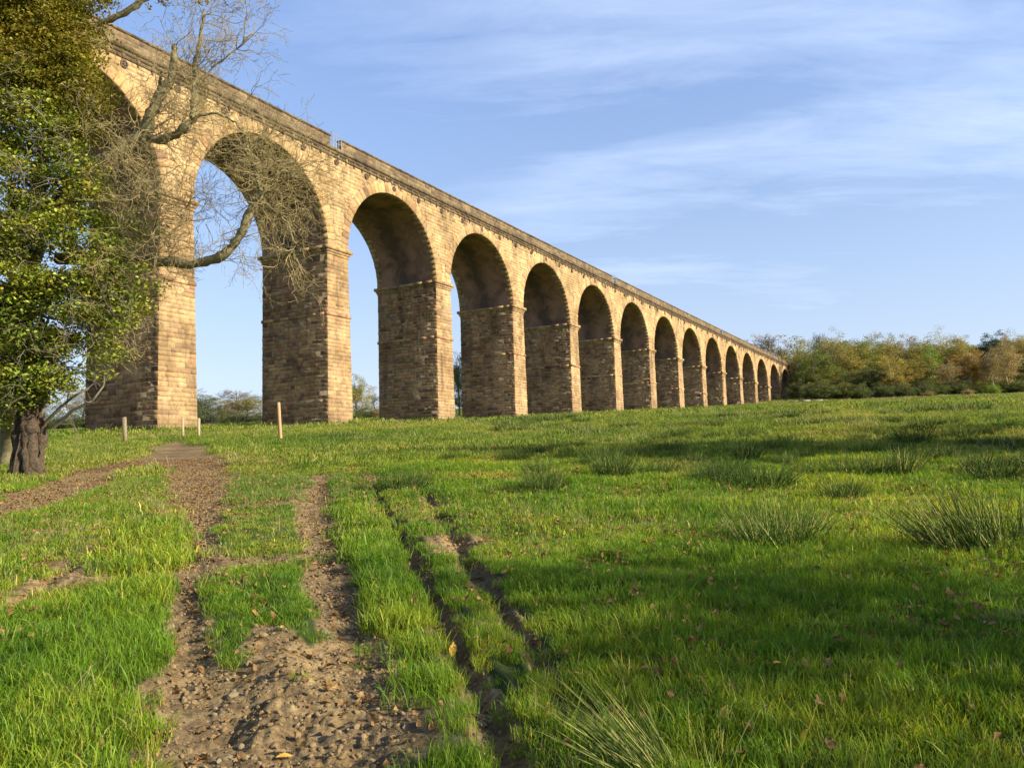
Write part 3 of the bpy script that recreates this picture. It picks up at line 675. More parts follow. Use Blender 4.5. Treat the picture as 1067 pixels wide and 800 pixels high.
# ------------------------------------------------------------------ distant trees: a few kinds, each tree a copy of its own
def make_tree(kind, seed):
    """unit tree, 10 m tall, ~7 m wide"""
    tk = Acc(); cr = Acc(); tips = []
    H = 10.
    bare = kind == 'bare'; pine = kind == 'pine'; birch = kind == 'birch'; shrub = kind == 'shrub'
    lean = R.normal(size=2) * .25
    top = 8.6 if not shrub else 4
    P = np.array([[lean[0] * f * 2 + math.sin(f * 5 + seed) * .15 * f, lean[1] * f * 2, -0.6 + f * (top + .6)] for f in np.linspace(0, 1, 9)])
    tk.tube(P, np.linspace(.26 if not birch else .13, .04, 9), 7, wob=.1)
    cl = []
    nb = 26 if not shrub else 22
    for k in range(nb):
        f = (.24 if not (pine or birch) else .5) + R.random() * .7; f = min(f, .97)
        if shrub: f = .08 + .8 * R.random()
        p = P[0] + (P[-1] - P[0]) * f; q = int(f * 8); p = P[q]
        an = R.random() * 6.28; rise = .35 + .9 * f if not pine else .15
        ln = (3.0 * math.sin(min(1, (1.12 - f) * 1.5) * 1.5)) * (.75 + .4 * R.random())
        if birch: ln *= .55
        if shrub: ln = 2.8 * (.7 + .4 * R.random())
        d = np.array([math.cos(an), math.sin(an), rise])
        t_ = []; grow(tk, p, d, ln * .62, .07, 2 if not bare else 3, 3, .2, 3, t_, .75 if not bare else .6, .02, .012, .62)
        cl += t_
    cl = np.array(cl)
    if bare:
        for t in cl[R.integers(0, len(cl), 360)]: grow(tk, t, (R.normal(), R.normal(), .8 + R.random()), .8, .02, 1, 3, .3, 3, None, .6, 0, .012)
        pick_ = cl[R.integers(0, len(cl), 260)]; leaves(cr, pick_ + R.normal(size=pick_.shape) * .25, .16)
    else:
        dens = dict(round=1., tall=1., pine=.9, birch=.45, shrub=1., thin=.6)[kind]
        nc = 280; u = rv(nc); z0, rx, rz_ = dict(round=(5.1, 3.3, 4.7), tall=(5.3, 2.7, 4.6), thin=(5.6, 3., 4.3), pine=(6.8, 2.8, 3.), birch=(6.2, 2.2, 3.6), shrub=(2.4, 3.4, 3.2))[kind]
        lob = 1 + .28 * np.sin(u[:, 0] * 4 + seed * 2.1) * np.cos(u[:, 1] * 3.5 + seed) + .16 * np.sin(u[:, 2] * 7 + seed)
        m = np.array([0, 0, z0]) + u * (R.random((nc, 1)) ** .38) * lob[:, None] * np.array([rx, rx, rz_]) + R.normal(size=(nc, 3)) * .15; m = m[m[:, 2] > (.3 if shrub else 1.6)]
        for c in m:
            rr = .4 + .45 * R.random(); n = int(75 * dens * (rr / .65) ** 2); sq = .85 if not pine else .4
            pts = c + rv(n) * (rr * R.random((n, 1)) ** .5) * np.array([1.1, 1.1, sq])
            b = .6 + .75 * R.random(); yb = 1 + (R.random() - .5) * .35
            col = b * (.7 + .6 * R.random((n, 1))) * np.array([[yb, 1, 1]])
            leaves(cr, pts, .165 if not pine else .16, c=col, up=.6)
    return tk.mesh('trunk', FARBARK), cr.mesh('crown', FOL['olive'])
PROT = {}
for kd, ct in (('round', 4), ('tall', 3), ('thin', 2), ('pine', 1), ('birch', 2), ('bare', 3), ('shrub', 3)):
    PROT[kd] = [make_tree(kd, i) for i in range(ct)]
def plant(kind, v, px, top, wpx, Yd, fol, label, name='tree', cat='tree', group=None, bark=None, base=None):
    c = at(px, 400, Yd); x = c[0]; z = gz(x, Yd); zt = at(px, top, Yd)[2]; h = max(1.5, zt - z); wd = wpx / F * Yd
    root = bpy.data.objects.new(name, None); COL.objects.link(root); root.location = (x, Yd, z)
    tk, cr = PROT[kind][v % len(PROT[kind])]
    hh = {'shrub': 6.2, 'bare': 10.6}.get(kind, 10.2)
    root.scale = (wd / 6.4, wd / 6.4, h / hh); root.rotation_euler = (0, 0, R.random() * 6.28)
    tag(root, label, cat, group)
    o = put('trunk', tk, root); o.material_slots[0].link = 'OBJECT'; o.material_slots[0].material = bark or FARBARK
    o = put('crown' if kind != 'bare' else 'leaves', cr, root); o.material_slots[0].link = 'OBJECT'; o.material_slots[0].material = FOL[fol]
    return root
GR = 'trees of the wood beyond the field'
T_ = [ # kind, variant, px, top, width, Y, foliage, label, bark
 ('bare', 0, 801, 344, 60, 345, 'brown', 'grey bare round-crowned tree rising behind the far end of the viaduct', None),
 ('bare', 1, 858, 341, 44, 330, 'olive', 'tall sparse bare tree standing above the wood right of the viaduct', None),
 ('round', 0, 822, 352, 66, 300, 'olive', 'olive tree crown filling the gap behind the last arch', None),
 ('round', 1, 786, 352, 40, 350, 'brown', 'brown hazy tree seen just over the parapet of the far arches', None),
 ('round', 2, 851, 366, 52, 262, 'green', 'broad sunlit grey-green tree at the left end of the wood', None),
 ('round', 3, 872, 352, 50, 300, 'olive', 'tall olive tree behind the grey-green tree at the left of the wood', None),
 ('round', 0, 893, 360, 46, 275, 'olive', 'rounded mustard-olive tree in the front of the wood', None),
 ('thin', 0, 905, 348, 50, 310, 'brown', 'half-bare brown tree in the skyline of the wood above the mustard tree', None),
 ('round', 1, 908, 379, 36, 255, 'dark', 'low dark green tree below the mustard-olive tree', None),
 ('tall', 0, 930, 349, 46, 315, 'olive', 'olive-brown tree on the skyline near the middle of the wood', None),
 ('round', 2, 930, 370, 34, 252, 'yellow', 'yellowing tree with a pale trunk at the front of the wood', PALEBARK),
 ('round', 3, 950, 374, 46, 256, 'olive', 'dark olive tree right of the yellowing tree with pale trunk', None),
 ('tall', 1, 950, 350, 44, 300, 'brown', 'brown-leaved skyline tree behind the dark olive tree', None),
 ('tall', 2, 970, 360, 26, 270, 'bright', 'narrow fresh green tree in the middle of the autumn wood', None),
 ('thin', 1, 975, 350, 46, 320, 'olive', 'thin olive skyline tree above the fresh green tree', None),
 ('thin', 0, 988, 374, 36, 254, 'brown', 'sparse brown tree with leaning pale forked trunk', PALEBARK),
 ('round', 0, 995, 364, 30, 280, 'dark', 'dark green tree squeezed left of the orange tree', None),
 ('tall', 0, 1000, 350, 44, 310, 'olive', 'olive skyline tree above the orange tree', None),
 ('round', 1, 1010, 361, 40, 258, 'orange', 'bright orange autumn tree with slim pale trunk', PALEBARK),
 ('round', 2, 1030, 376, 34, 265, 'dark', 'dark evergreen mass right of the orange tree', None),
 ('pine', 0, 1032, 349, 40, 272, 'pine', 'dark blue-green pine on the skyline at the right', None),
 ('pine', 0, 1048, 347, 34, 282, 'pine', 'second dark pine, taller, with brown twigs below it', None),
 ('birch', 0, 1036, 362, 34, 250, 'brown', 'thin birch with long pale stem leaning left', PALEBARK),
 ('birch', 1, 1052, 356, 36, 252, 'brown', 'bare brown birch with pale crooked trunk near the right edge', PALEBARK),
 ('tall', 1, 1069, 352, 36, 268, 'yellow', 'orange-yellow tree cut by the right edge of the photo', None),
 ('thin', 1, 1060, 350, 40, 310, 'olive', 'olive skyline tree behind the birches at the right edge', None),
 ('round', 3, 1095, 350, 60, 270, 'olive', 'olive tree just beyond the right edge', None), ('tall', 2, 1130, 348, 60, 275, 'brown', 'brown tree beyond the right edge of the photo', None), ('round', 0, 1165, 350, 60, 270, 'olive', 'spreading tree well beyond the right edge', None),
 # seen through the arches
 ('round', 1, 214, 407, 34, 222, 'dark', 'dark green tree beside the lit pier, seen through the second arch', None),
 ('round', 2, 236, 416, 34, 225, 'brown', 'brownish low tree between the dark tree and the pale tree through the second arch', None),
 ('bare', 2, 252, 400, 56, 250, 'brown', 'pale bare spreading tree on the skyline seen through the second arch', None),
 ('thin', 0, 258, 411, 44, 228, 'olive', 'olive-leaved tree in front of the pale bare tree through the second arch', None),
 ('thin', 1, 283, 412, 40, 240, 'olive', 'olive tree mostly hidden behind the second full pier', None),
 ('round', 0, 372, 391, 34, 210, 'olive', 'yellow-olive tree against the right side of the near pier, seen through the third arch', None),
 ('bare', 0, 392, 408, 30, 220, 'brown', 'small brown bare tree left of the third pier, seen through the third arch', None),
 ('tall', 0, 478, 368, 30, 150, 'green', 'dark green tree filling the narrow gap of the fourth arch', None),
 ('thin', 1, 84, 400, 46, 240, 'olive', 'pale olive tree behind the ivy-covered trunk', None),
 ('round', 3, 30, 404, 50, 240, 'olive', 'olive tree behind the left ivied stems', None),
 ('thin', 0, 120, 405, 50, 235, 'brown', 'brown tree hidden behind the first shaded pier', None),
 ('round', 2, -25, 400, 60, 245, 'green', 'green tree beyond the left edge of the photo', None),
]
for (kd, v, px, tp_, w_, Yd, fo, lb, bk) in T_: plant(kd, v, px, tp_, w_, Yd, fo, lb, bark=bk, group=GR)
for k in range(26):
    px = 838 + k * 12.8 + R.normal() * 3; plant(('round', 'tall', 'round', 'thin')[k % 4], k, px, 351 + R.random() * 8, 40 + 12 * R.random(), 268 + 26 * R.random(), ('olive', 'brown', 'green', 'olive', 'olive', 'green')[(k * 5 + k // 3) % 6], 'autumn-leaved tree in the crowded middle rows of the wood', group='crowded middle trees of the wood')
for k in range(30):
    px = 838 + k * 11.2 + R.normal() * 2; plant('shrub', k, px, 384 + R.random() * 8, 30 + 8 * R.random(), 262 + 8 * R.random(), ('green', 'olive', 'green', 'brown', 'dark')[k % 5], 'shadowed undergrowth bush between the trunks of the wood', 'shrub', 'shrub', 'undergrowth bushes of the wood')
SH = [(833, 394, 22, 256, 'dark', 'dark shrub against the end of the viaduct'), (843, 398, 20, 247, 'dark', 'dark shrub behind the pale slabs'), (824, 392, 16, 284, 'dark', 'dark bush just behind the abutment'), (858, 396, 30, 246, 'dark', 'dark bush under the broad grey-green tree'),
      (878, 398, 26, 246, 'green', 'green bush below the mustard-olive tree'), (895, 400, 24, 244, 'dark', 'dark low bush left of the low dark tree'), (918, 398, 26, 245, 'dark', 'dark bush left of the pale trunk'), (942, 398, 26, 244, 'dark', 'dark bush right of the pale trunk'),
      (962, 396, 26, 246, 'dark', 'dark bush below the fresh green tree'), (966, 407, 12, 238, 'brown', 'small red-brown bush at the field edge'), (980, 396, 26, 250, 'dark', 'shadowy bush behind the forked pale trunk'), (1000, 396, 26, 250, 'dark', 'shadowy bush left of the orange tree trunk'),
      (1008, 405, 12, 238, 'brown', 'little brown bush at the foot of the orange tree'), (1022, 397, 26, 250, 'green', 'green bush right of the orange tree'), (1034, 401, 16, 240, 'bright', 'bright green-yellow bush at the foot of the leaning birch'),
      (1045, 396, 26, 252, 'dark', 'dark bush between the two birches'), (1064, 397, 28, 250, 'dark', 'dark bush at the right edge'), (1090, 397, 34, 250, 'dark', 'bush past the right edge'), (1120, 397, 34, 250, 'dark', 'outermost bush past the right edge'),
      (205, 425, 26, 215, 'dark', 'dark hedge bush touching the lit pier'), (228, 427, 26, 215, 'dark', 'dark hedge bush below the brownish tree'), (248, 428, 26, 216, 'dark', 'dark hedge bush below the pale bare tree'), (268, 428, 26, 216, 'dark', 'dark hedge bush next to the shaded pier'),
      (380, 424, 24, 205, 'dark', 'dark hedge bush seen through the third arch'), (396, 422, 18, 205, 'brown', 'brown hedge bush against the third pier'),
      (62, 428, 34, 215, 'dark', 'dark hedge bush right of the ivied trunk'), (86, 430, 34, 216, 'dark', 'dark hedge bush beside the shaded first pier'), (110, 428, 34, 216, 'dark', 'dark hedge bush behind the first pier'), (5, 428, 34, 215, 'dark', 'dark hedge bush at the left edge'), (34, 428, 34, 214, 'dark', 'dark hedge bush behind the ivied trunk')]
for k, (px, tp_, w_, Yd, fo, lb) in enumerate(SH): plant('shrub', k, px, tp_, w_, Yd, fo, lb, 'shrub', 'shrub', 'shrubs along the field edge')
# trees right of the camera that throw the long shadows over the turf
for k, (x, y, h, w) in enumerate(SHADE if 'SHADE' in globals() else [(22, 15, 13, 7), (36, 10.5, 16, 8), (50, 12, 19, 12), (62, 22, 18, 12), (14, .9, 7.3, 7), (13, -2.4, 6.3, 5.5)]):
    root = bpy.data.objects.new('tree', None); COL.objects.link(root); root.location = (x, y, gz(x, y)); root.scale = (w / 7.2, w / 7.2, h / 10.2)
    tag(root, ('medium-tall round tree in the meadow right of the view', 'tall slender round tree behind the medium-tall meadow tree', 'broad tall tree far out in the meadow right of the view', 'broadest tall tree farthest out beyond the right of the view', 'short wide tree close to the camera on the right', 'shortest thin tree beside the short wide one on the right')[k], 'tree', 'field trees outside the view')
    tk, cr = PROT['thin' if k > 3 else 'round'][k % 2]; put('trunk', tk, root); o = put('crown', cr, root)
# ------------------------------------------------------------------ posts, fence, slabs
def post(px, top, base, Y, r, m, label, square=False):
    b = at(px, base, Y); x = b[0]; z = gz(x, Y); h = at(px, top, Y)[2] - z; a2 = Acc()
    if square: a2.box(-r, r, -r, r, -.3, h, c=(1, 1, 1)); a2.box(-r * .8, r * .8, -r * .8, r * .8, h, h + .03)
    else: a2.tube([(0, 0, -.3), (0, 0, h * .5), (.01, 0, h - .03), (.01, 0, h)], [r, r * 1.02, r, r * .8], 12)
    o = put('post', a2.mesh('post', m, False), None, (x, Y, z)); tag(o, label, 'post'); o.rotation_euler = (R.normal() * .02, R.normal() * .03, .4)
post(292.5, 419, 455, 40.5, .085, WOOD, 'round orange-brown wooden post standing alone in the grass before the shaded pier')
post(130.5, 435, 451, 43, .10, GREYWOOD, 'pale leaning fence post in front of the dark side of the first pier', True)
post(190.5, 435, 449, 48, .07, TANWOOD, 'grey post standing before the sunlit face of the nearest pier', True)
post(207, 436, 450, 48, .08, TANWOOD, 'pale post at the right foot of the nearest sunlit pier', True)
fn = bpy.data.objects.new('field_fence', None); COL.objects.link(fn); fx, fy = at(255, 440, 150)[:2]; fn.location = (fx, fy, gz(fx, fy))
tag(fn, 'low post-and-wire fence running behind the viaduct seen through the second arch', 'fence')
pp = []
for k in range(26):
    px = 196 + k * 8.4; Yd = 128 + k * 1.3; x = at(px, 440, Yd)[0]; z = gz(x, Yd); hgt = 1.25 if k not in (3,) else 2.0
    a2 = Acc(); a2.tube([(x, Yd, z - .3), (x + R.normal() * .03, Yd, z + hgt)], [.09 if k != 3 else .16, .08 if k != 3 else .14], 7); loc(put('fence_post', a2.mesh('fence_post', GREYWOOD), fn), fn); pp.append((x, Yd, z))
a2 = Acc()
for dz in (.4, .75, 1.1): a2.tube([(x, y, z + dz) for x, y, z in pp], [.012] * len(pp), 3)
loc(put('wire', a2.mesh('wire', RAIL), fn), fn)
def slab(px, Y, w, d, h, label, n, m=CONC):
    x = at(px, 416, Y)[0]; a2 = Acc()
    for q in range(n):
        x0 = -w / 2 + w * q / n; a2.box(x0 + .03, x0 + w / n - .03, -d / 2, d / 2, -.3, h * (.8 + .35 * R.random()), c=(1, 1, 1))
    o = put('wall_stub' if n > 5 else 'concrete_slab', a2.mesh('slab', m), None, (x, Y, gz(x, Y))); tag(o, label, 'wall' if n > 5 else 'slab'); return o
o = slab(811, 226, 5, .6, .4, 'low stone wall at the foot of the last arches', 9, GREYWOOD)
slab(829, 232, 3.6, 1.6, .4, 'pale broken concrete slab lying at the field edge right of the last arch', 1); slab(838, 230, 3., 1.4, .6, 'palest concrete slab, middle of the three near the viaduct end', 1); slab(850, 234, 3.6, 1.6, .5, 'grey concrete slab farthest right of the three near the viaduct end', 1)
# ------------------------------------------------------------------ grass and litter
def blade_clump(n, rad, h, w, seed, lean=.5, stems=False, tcol=None, flat=0.):
    a2 = Acc(); an = R.random(n) * 6.28; rr = rad * np.sqrt(R.random(n)); bxx = np.stack([np.cos(an) * rr, np.sin(an) * rr, np.full(n, -.02)], 1)
    hh = h * (.35 + 1.15 * R.random(n) ** 1.8); la = R.random(n) * 6.28; lm = lean * R.random(n) ** .8 * hh
    ld = np.stack([np.cos(la), np.sin(la), 0 * la], 1); sd_ = np.stack([-np.sin(la), np.cos(la), 0 * la], 1); rot = R.random(n) * 3.14
    sd_ = sd_ * np.cos(rot)[:, None] + ld * np.sin(rot)[:, None]
    ww = (w * (.6 + .8 * R.random(n)))[:, None]; up_ = np.array([0, 0, 1.])
    m1 = bxx + ld * (lm * .22)[:, None] + up_ * (hh * .5)[:, None]; m2 = bxx + ld * (lm * .62)[:, None] + up_ * (hh * .84)[:, None]; tp__ = bxx + ld * lm[:, None] * 1.15 + up_ * (hh * (1 - .25 * flat))[:, None]
    V = np.stack([bxx - sd_ * ww * .4, bxx + sd_ * ww * .4, m1 + sd_ * ww * .5, m1 - sd_ * ww * .5, m2 + sd_ * ww * .35, m2 - sd_ * ww * .35, tp__], 1).reshape(-1, 3)
    i = np.arange(n)[:, None] * 7
    b = (.7 + .6 * R.random((n, 1))); yel = R.random((n, 1)); yc = np.where(yel < .045, 1, 0)
    c = b * np.concatenate([1 + .5 * yel * .5, np.ones((n, 1)), np.ones((n, 1))], 1); c = np.where(yc == 1, np.array([[2.6, 1.5, 4.0]]) * b, c)
    if tcol is not None: c = b * np.array([tcol])
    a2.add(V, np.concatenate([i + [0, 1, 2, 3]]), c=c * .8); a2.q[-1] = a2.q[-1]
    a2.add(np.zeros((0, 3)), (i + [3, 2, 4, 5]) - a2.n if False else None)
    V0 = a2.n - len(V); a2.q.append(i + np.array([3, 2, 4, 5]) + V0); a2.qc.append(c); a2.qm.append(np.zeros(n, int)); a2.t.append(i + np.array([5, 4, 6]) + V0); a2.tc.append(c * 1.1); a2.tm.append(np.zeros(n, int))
    return a2
cg = bpy.data.collections.new('grass_kinds')
def gk(i, me): o = bpy.data.objects.new('g%03d' % i, me); cg.objects.link(o)
idx = 0; KIND = {}
for nm, ct, args, mt in (('a', 5, (150, .12, .062, .0036), GRASS), ('al', 4, (150, .12, .085, .0034), GRASS), ('b', 5, (120, .21, .06, .006), GRASS), ('bl', 3, (120, .2, .09, .0065), GRASS), ('c', 4, (100, .42, .095, .017), PASTURE), ('d', 4, (130, 1.3, .15, .05), PASTURE),
                         ('sa', 3, (12, .12, .17, .0022), STRAW), ('sc', 2, (30, .4, .25, .007), STRAW), ('sd', 2, (60, 1.3, .24, .035), STRAW)):
    KIND[nm] = []
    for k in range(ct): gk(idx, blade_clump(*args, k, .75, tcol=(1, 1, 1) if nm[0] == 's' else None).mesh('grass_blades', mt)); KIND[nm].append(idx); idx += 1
def scatter_sector(r0, r1, dens, half=41):
    hr = math.radians(half); n = int(dens * .5 * (r1 * r1 - r0 * r0) * 2 * hr); r = np.sqrt(r0 * r0 + (r1 * r1 - r0 * r0) * R.random(n)); a_ = (R.random(n) * 2 - 1) * hr
    return r * np.sin(a_), r * np.cos(a_)
PT = [[], [], [], [], []]   # x y z idx scale
def emit(kinds, x, y, sc, zoff=0):
    z = ground_h(x, y) + zoff; k = np.array(KIND[kinds])[R.integers(0, len(KIND[kinds]), len(x))] if isinstance(kinds, str) else kinds
    for l_, v in zip(PT, (x, y, z, k, sc)): l_.append(v)
def lush(x, y): return fbm(x * .75, y * .75, 90, 4)
def sides(x, y):   # long turf on the bank left of the ruts and between them
    return (np.exp(-((x + 2.62 + .36 * (y - 5)) / .5) ** 2) + .7 * np.exp(-((x + .62 + .23 * (y - 5)) / .22) ** 2)) * (y < 13)
for kd, kl, r0, r1, dens in (('a', 'al', 2.2, 9, 92), ('b', 'bl', 8, 24, 44), ('c', 'c', 21, 66, 7.5), ('d', 'd', 58, 290, .62)):
    x, y = scatter_sector(r0, r1, dens, 54 if r0 < 20 else 43); D, H = tracks(x, y); m = dirt_mask(x, y, D); lu = lush(x, y)
    keep = R.random(len(x)) > np.clip(m * 2.5 - .18 - .2 * (lu > .6) * (m < .6), 0, .99)
    x, y, m, lu = x[keep], y[keep], m[keep], lu[keep]; sdz = sides(x, y)
    sdist = np.full(len(x), 9.)
    for (ax, ay, aw), (bx_, by_, bw) in zip(SHORT[:-1], SHORT[1:]):
        tt_ = np.clip(((x - ax) * (bx_ - ax) + (y - ay) * (by_ - ay)) / ((bx_ - ax) ** 2 + (by_ - ay) ** 2), 0, 1); sdist = np.minimum(sdist, np.hypot(x - ax - tt_ * (bx_ - ax), y - ay - tt_ * (by_ - ay)) / (aw + (bw - aw) * tt_))
    low_ = (1 - .32 * (sdist < 1)) * (1 - .3 * rut_near(x, y))
    sc = low_ * (.92 + .42 * sst(.3, .75, lu) + .75 * sdz + .35 * (R.random(len(x)) < .06)) * (.75 + .5 * R.random(len(x))) * (1 - .5 * m)
    isl = ((lu + .4 * sdz + .25 * R.random(len(x))) > .76) & (sdist > 1)
    emit(kd, x[~isl], y[~isl], sc[~isl]); emit(kl, x[isl], y[isl], sc[isl] * .82)
for kd, r0, r1, dens, th in (('sa', 2.5, 24, 16, .50), ('sc', 20, 66, 1.0, .52), ('sd', 60, 290, .1, .52)):
    x, y = scatter_sector(r0, r1, dens); D, H = tracks(x, y); n_ = fbm(x * .3, y * .3, 66, 4) + .2 * np.exp(-((x + 8.5) / 3.5) ** 2) * (y < 24) + .1 * (y > 60)
    k = (n_ > th + .1 * R.random(len(x))) & (D < .6); x, y = x[k], y[k]; emit(kd, x, y, .6 + .7 * R.random(len(x)))
wx = []; wy = []
for j in range(J0, J1 + 1):
    for k in range(70):
        s_ = (j - 1) * U - 1.2 + R.random() * (PW + 2.4); t_ = -.55 - R.random() ** 2 * .9 if k % 3 else R.random() * WID
        if k % 3 == 0: s_ = (j - 1) * U - .75 - R.random() ** 2 * .8
        q = VP(s_, t_, 0); wx.append(q[0]); wy.append(q[1])
wx = np.array(wx); wy = np.array(wy); emit('sc', wx[::4], wy[::4], 1.2 + R.random(len(wx[::4])) * 1.2); emit('c', wx, wy, 1.2 + 2. * R.random(len(wx)) ** 2)
x = 40 + 190 * R.random(700); y = 226 + 14 * R.random(700) + .02 * x; emit('sd', x, y, .8 + 1.1 * R.random(700))
def gn_scatter(name, coll, pts, tilt, label, cat):
    x, y, z, k, sc = pts; n = len(x); me = bpy.data.meshes.new(name); me.vertices.add(n); me.vertices.foreach_set('co', np.stack([x, y, z], 1).ravel().astype(np.float32))
    for nm, tp2, v in (('kidx', 'INT', k.astype(np.int32)), ('scl', 'FLOAT', sc.astype(np.float32))): me.attributes.new(nm, tp2, 'POINT').data.foreach_set('value', v)
    rot = np.stack([R.normal(size=n) * tilt, R.normal(size=n) * tilt, R.random(n) * 6.283], 1).astype(np.float32); me.attributes.new('rotv', 'FLOAT_VECTOR', 'POINT').data.foreach_set('vector', rot.ravel())
    o = put(name, me); ng = bpy.data.node_groups.new(name, 'GeometryNodeTree'); ng.interface.new_socket('Geometry', in_out='INPUT', socket_type='NodeSocketGeometry'); ng.interface.new_socket('Geometry', in_out='OUTPUT', socket_type='NodeSocketGeometry')
    nn = ng.nodes; ll = ng.links; gi = nn.new('NodeGroupInput'); go = nn.new('NodeGroupOutput'); ci = nn.new('GeometryNodeCollectionInfo'); ci.inputs[0].default_value = coll; ci.inputs[1].default_value = True; ci.inputs[2].default_value = True
    ip = nn.new('GeometryNodeInstanceOnPoints'); ip.inputs['Pick Instance'].default_value = True
    def na_(nm, tp2):
        q = nn.new('GeometryNodeInputNamedAttribute'); q.data_type = tp2; q.inputs[0].default_value = nm; return q.outputs[0]
    er = nn.new('FunctionNodeEulerToRotation'); ll.new(na_('rotv', 'FLOAT_VECTOR'), er.inputs[0])
    ll.new(gi.outputs[0], ip.inputs['Points']); ll.new(ci.outputs[0], ip.inputs['Instance']); ll.new(na_('kidx', 'INT'), ip.inputs['Instance Index']); ll.new(er.outputs[0], ip.inputs['Rotation']); ll.new(na_('scl', 'FLOAT'), ip.inputs['Scale']); ll.new(ip.outputs[0], go.inputs[0])
    md = o.modifiers.new('scatter', 'NODES'); md.node_group = ng; tag(o, label, cat, kind='stuff'); return o
gn_scatter('grass', cg, [np.concatenate(v) for v in PT], .12, 'green and straw-coloured meadow grass over the whole field', 'grass')
# dead leaves and clods
cl_ = bpy.data.collections.new('leaf_kinds')
def dead_leaf(s):
    a2 = Acc(); n = 9; an = np.linspace(0, 2 * np.pi, n, endpoint=False); rr = s * (.4 + .75 * np.abs(np.cos(an * 1.5 + R.random()))) * (.7 + .6 * R.random(n))
    ph_ = R.random() * 6; V = np.stack([rr * np.cos(an) * 1.25, rr * np.sin(an), s * (.1 + 1.25 * np.abs(np.sin(an + ph_)) * R.random(n))], 1); V = np.concatenate([V, [[0, 0, .08 * s]]])
    a2.add(V, T=[(q, (q + 1) % n, n) for q in range(n)], c=np.array([(1, 1, 1)] * n) * (.7 + .6 * R.random((n, 1)))); return a2
for k in range(8): o = bpy.data.objects.new('l%03d' % k, dead_leaf(.022).mesh('dead_leaf', LEAFLIT)); cl_.objects.link(o)
x, y = scatter_sector(2.6, 30, 105); D, H = tracks(x, y); m = dirt_mask(x, y, D); n_ = fbm(x * 1.2, y * 1.2, 120, 4)
k = R.random(len(x)) < np.where(m > .3, .38 + sst(.38, .62, n_) * .6, .2 + sst(.5, .66, n_) * .6); x, y, m = x[k], y[k], m[k]; r = np.hypot(x, y)
gn_scatter('leaf_litter', cl_, [x, y, ground_h(x, y) + .012 + (m < .3) * (.02 + .045 * R.random(len(x))), R.integers(0, 8, len(x)), .42 + .75 * R.random(len(x))], .5, 'curled brown dead leaves strewn over turf and ruts', 'dead leaves')
cc_ = bpy.data.collections.new('clod_kinds')
def clod(s, mt, smooth=False):
    import bmesh
    bm = bmesh.new(); bmesh.ops.create_icosphere(bm, subdivisions=2, radius=s)
    q = R.random(3) * 9
    for v in bm.verts:
        f = .6 + .75 * float(fbm(np.array([v.co.x / s * 1.3 + q[0]]), np.array([v.co.y / s * 1.3 + v.co.z / s * 1.7 + q[1]]), 4, 3)[0]); v.co *= f; v.co.z *= .6
    me = bpy.data.meshes.new('clod'); bm.to_mesh(me); bm.free(); me.materials.append(mt); return me
for k in range(8): o = bpy.data.objects.new('c%03d' % k, clod(.022, CLOD if k < 7 else STN)); cc_.objects.link(o)
x, y = scatter_sector(2.6, 24, 900); D, H = tracks(x, y); m = dirt_mask(x, y, D)
k = R.random(len(x)) < sst(.35, .8, m); x, y = x[k], y[k]
gn_scatter('mud_clods', cc_, [x, y, ground_h(x, y) + .002, R.integers(0, 8, len(x)), .14 + .85 * R.random(len(x)) ** 4], .5, 'crumbly dried mud clods and small stones in the wheel ruts', 'mud')
# single yellow leaves and bigger stones one can point at
def single(px, py, mk, name, label, cat, sc=1., rot=(0, 0, 0), dz=.06):
    x, y = flat_hit(px, py); o = put(name, mk, None, (x, y, gz(x, y) + dz)); o.scale = (sc,) * 3; o.rotation_euler = rot; tag(o, label, cat); return o
def long_leaf(m):
    a2 = Acc(); t = np.linspace(0, 1, 7); w = .26 * np.sin(np.pi * np.clip(t * .95 + .03, 0, 1)); V = []
    for tt, ww in zip(t, w): V += [(tt - .5, -ww, .12 * math.sin(tt * 3) + .08), (tt - .5, 0, .12 * math.sin(tt * 3)), (tt - .5, ww, .12 * math.sin(tt * 3) + .08)]
    V = np.array(V) * .1; a2.add(V, [(q * 3 + j_, q * 3 + 3 + j_, q * 3 + 4 + j_, q * 3 + 1 + j_) for q in range(6) for j_ in (0, 1)]); return a2.mesh('fallen_leaf', m)
YL = long_leaf(YLEAF)
single(472, 672, YL, 'fallen_leaf', 'orange-yellow upright fallen leaf beside the narrow rut', 'leaf', .95, (.4, -1.2, 1.2), .09)
single(757, 768, YL, 'fallen_leaf', 'yellow slanting fallen leaf in the turf right of the pale rush tuft', 'leaf', .7, (.3, -.9, .6), .08)
single(811, 711, YL, 'fallen_leaf', 'small yellow fallen leaf lying on the dark turf at lower right', 'leaf', .55, (.2, .1, .4), .08)
single(841, 790, YL, 'fallen_leaf', 'pale green-white leaf standing at the bottom edge right of centre', 'leaf', .7, (0, -1.2, .3), .08)
single(296, 777, YL, 'fallen_leaf', 'yellow-green leaf lying on the bare mud at the bottom', 'leaf', .75, (.1, .1, .3), .02)
for px, py, sc, lb in ((243, 716, 1.7, 'flat pale stone embedded in the mud between the ruts'), (272, 664, 2.0, 'grey flat stone at the lower end of the grass strip'), (338, 655, 1.5, 'small stone on the left edge of the right-hand rut'), (362, 655, 1.9, 'rounded stone inside the right-hand rut'), (176, 647, 1.5, 'brown stone inside the left-hand rut'), (222, 655, 1.4, 'stone at the right edge of the left-hand rut'), (237, 778, 1.8, 'muddy stone near the bottom edge')):
    single(px, py, clod(.032, STN), 'stone', lb, 'stone', sc, (.2, .1, R.random() * 6), -.005)
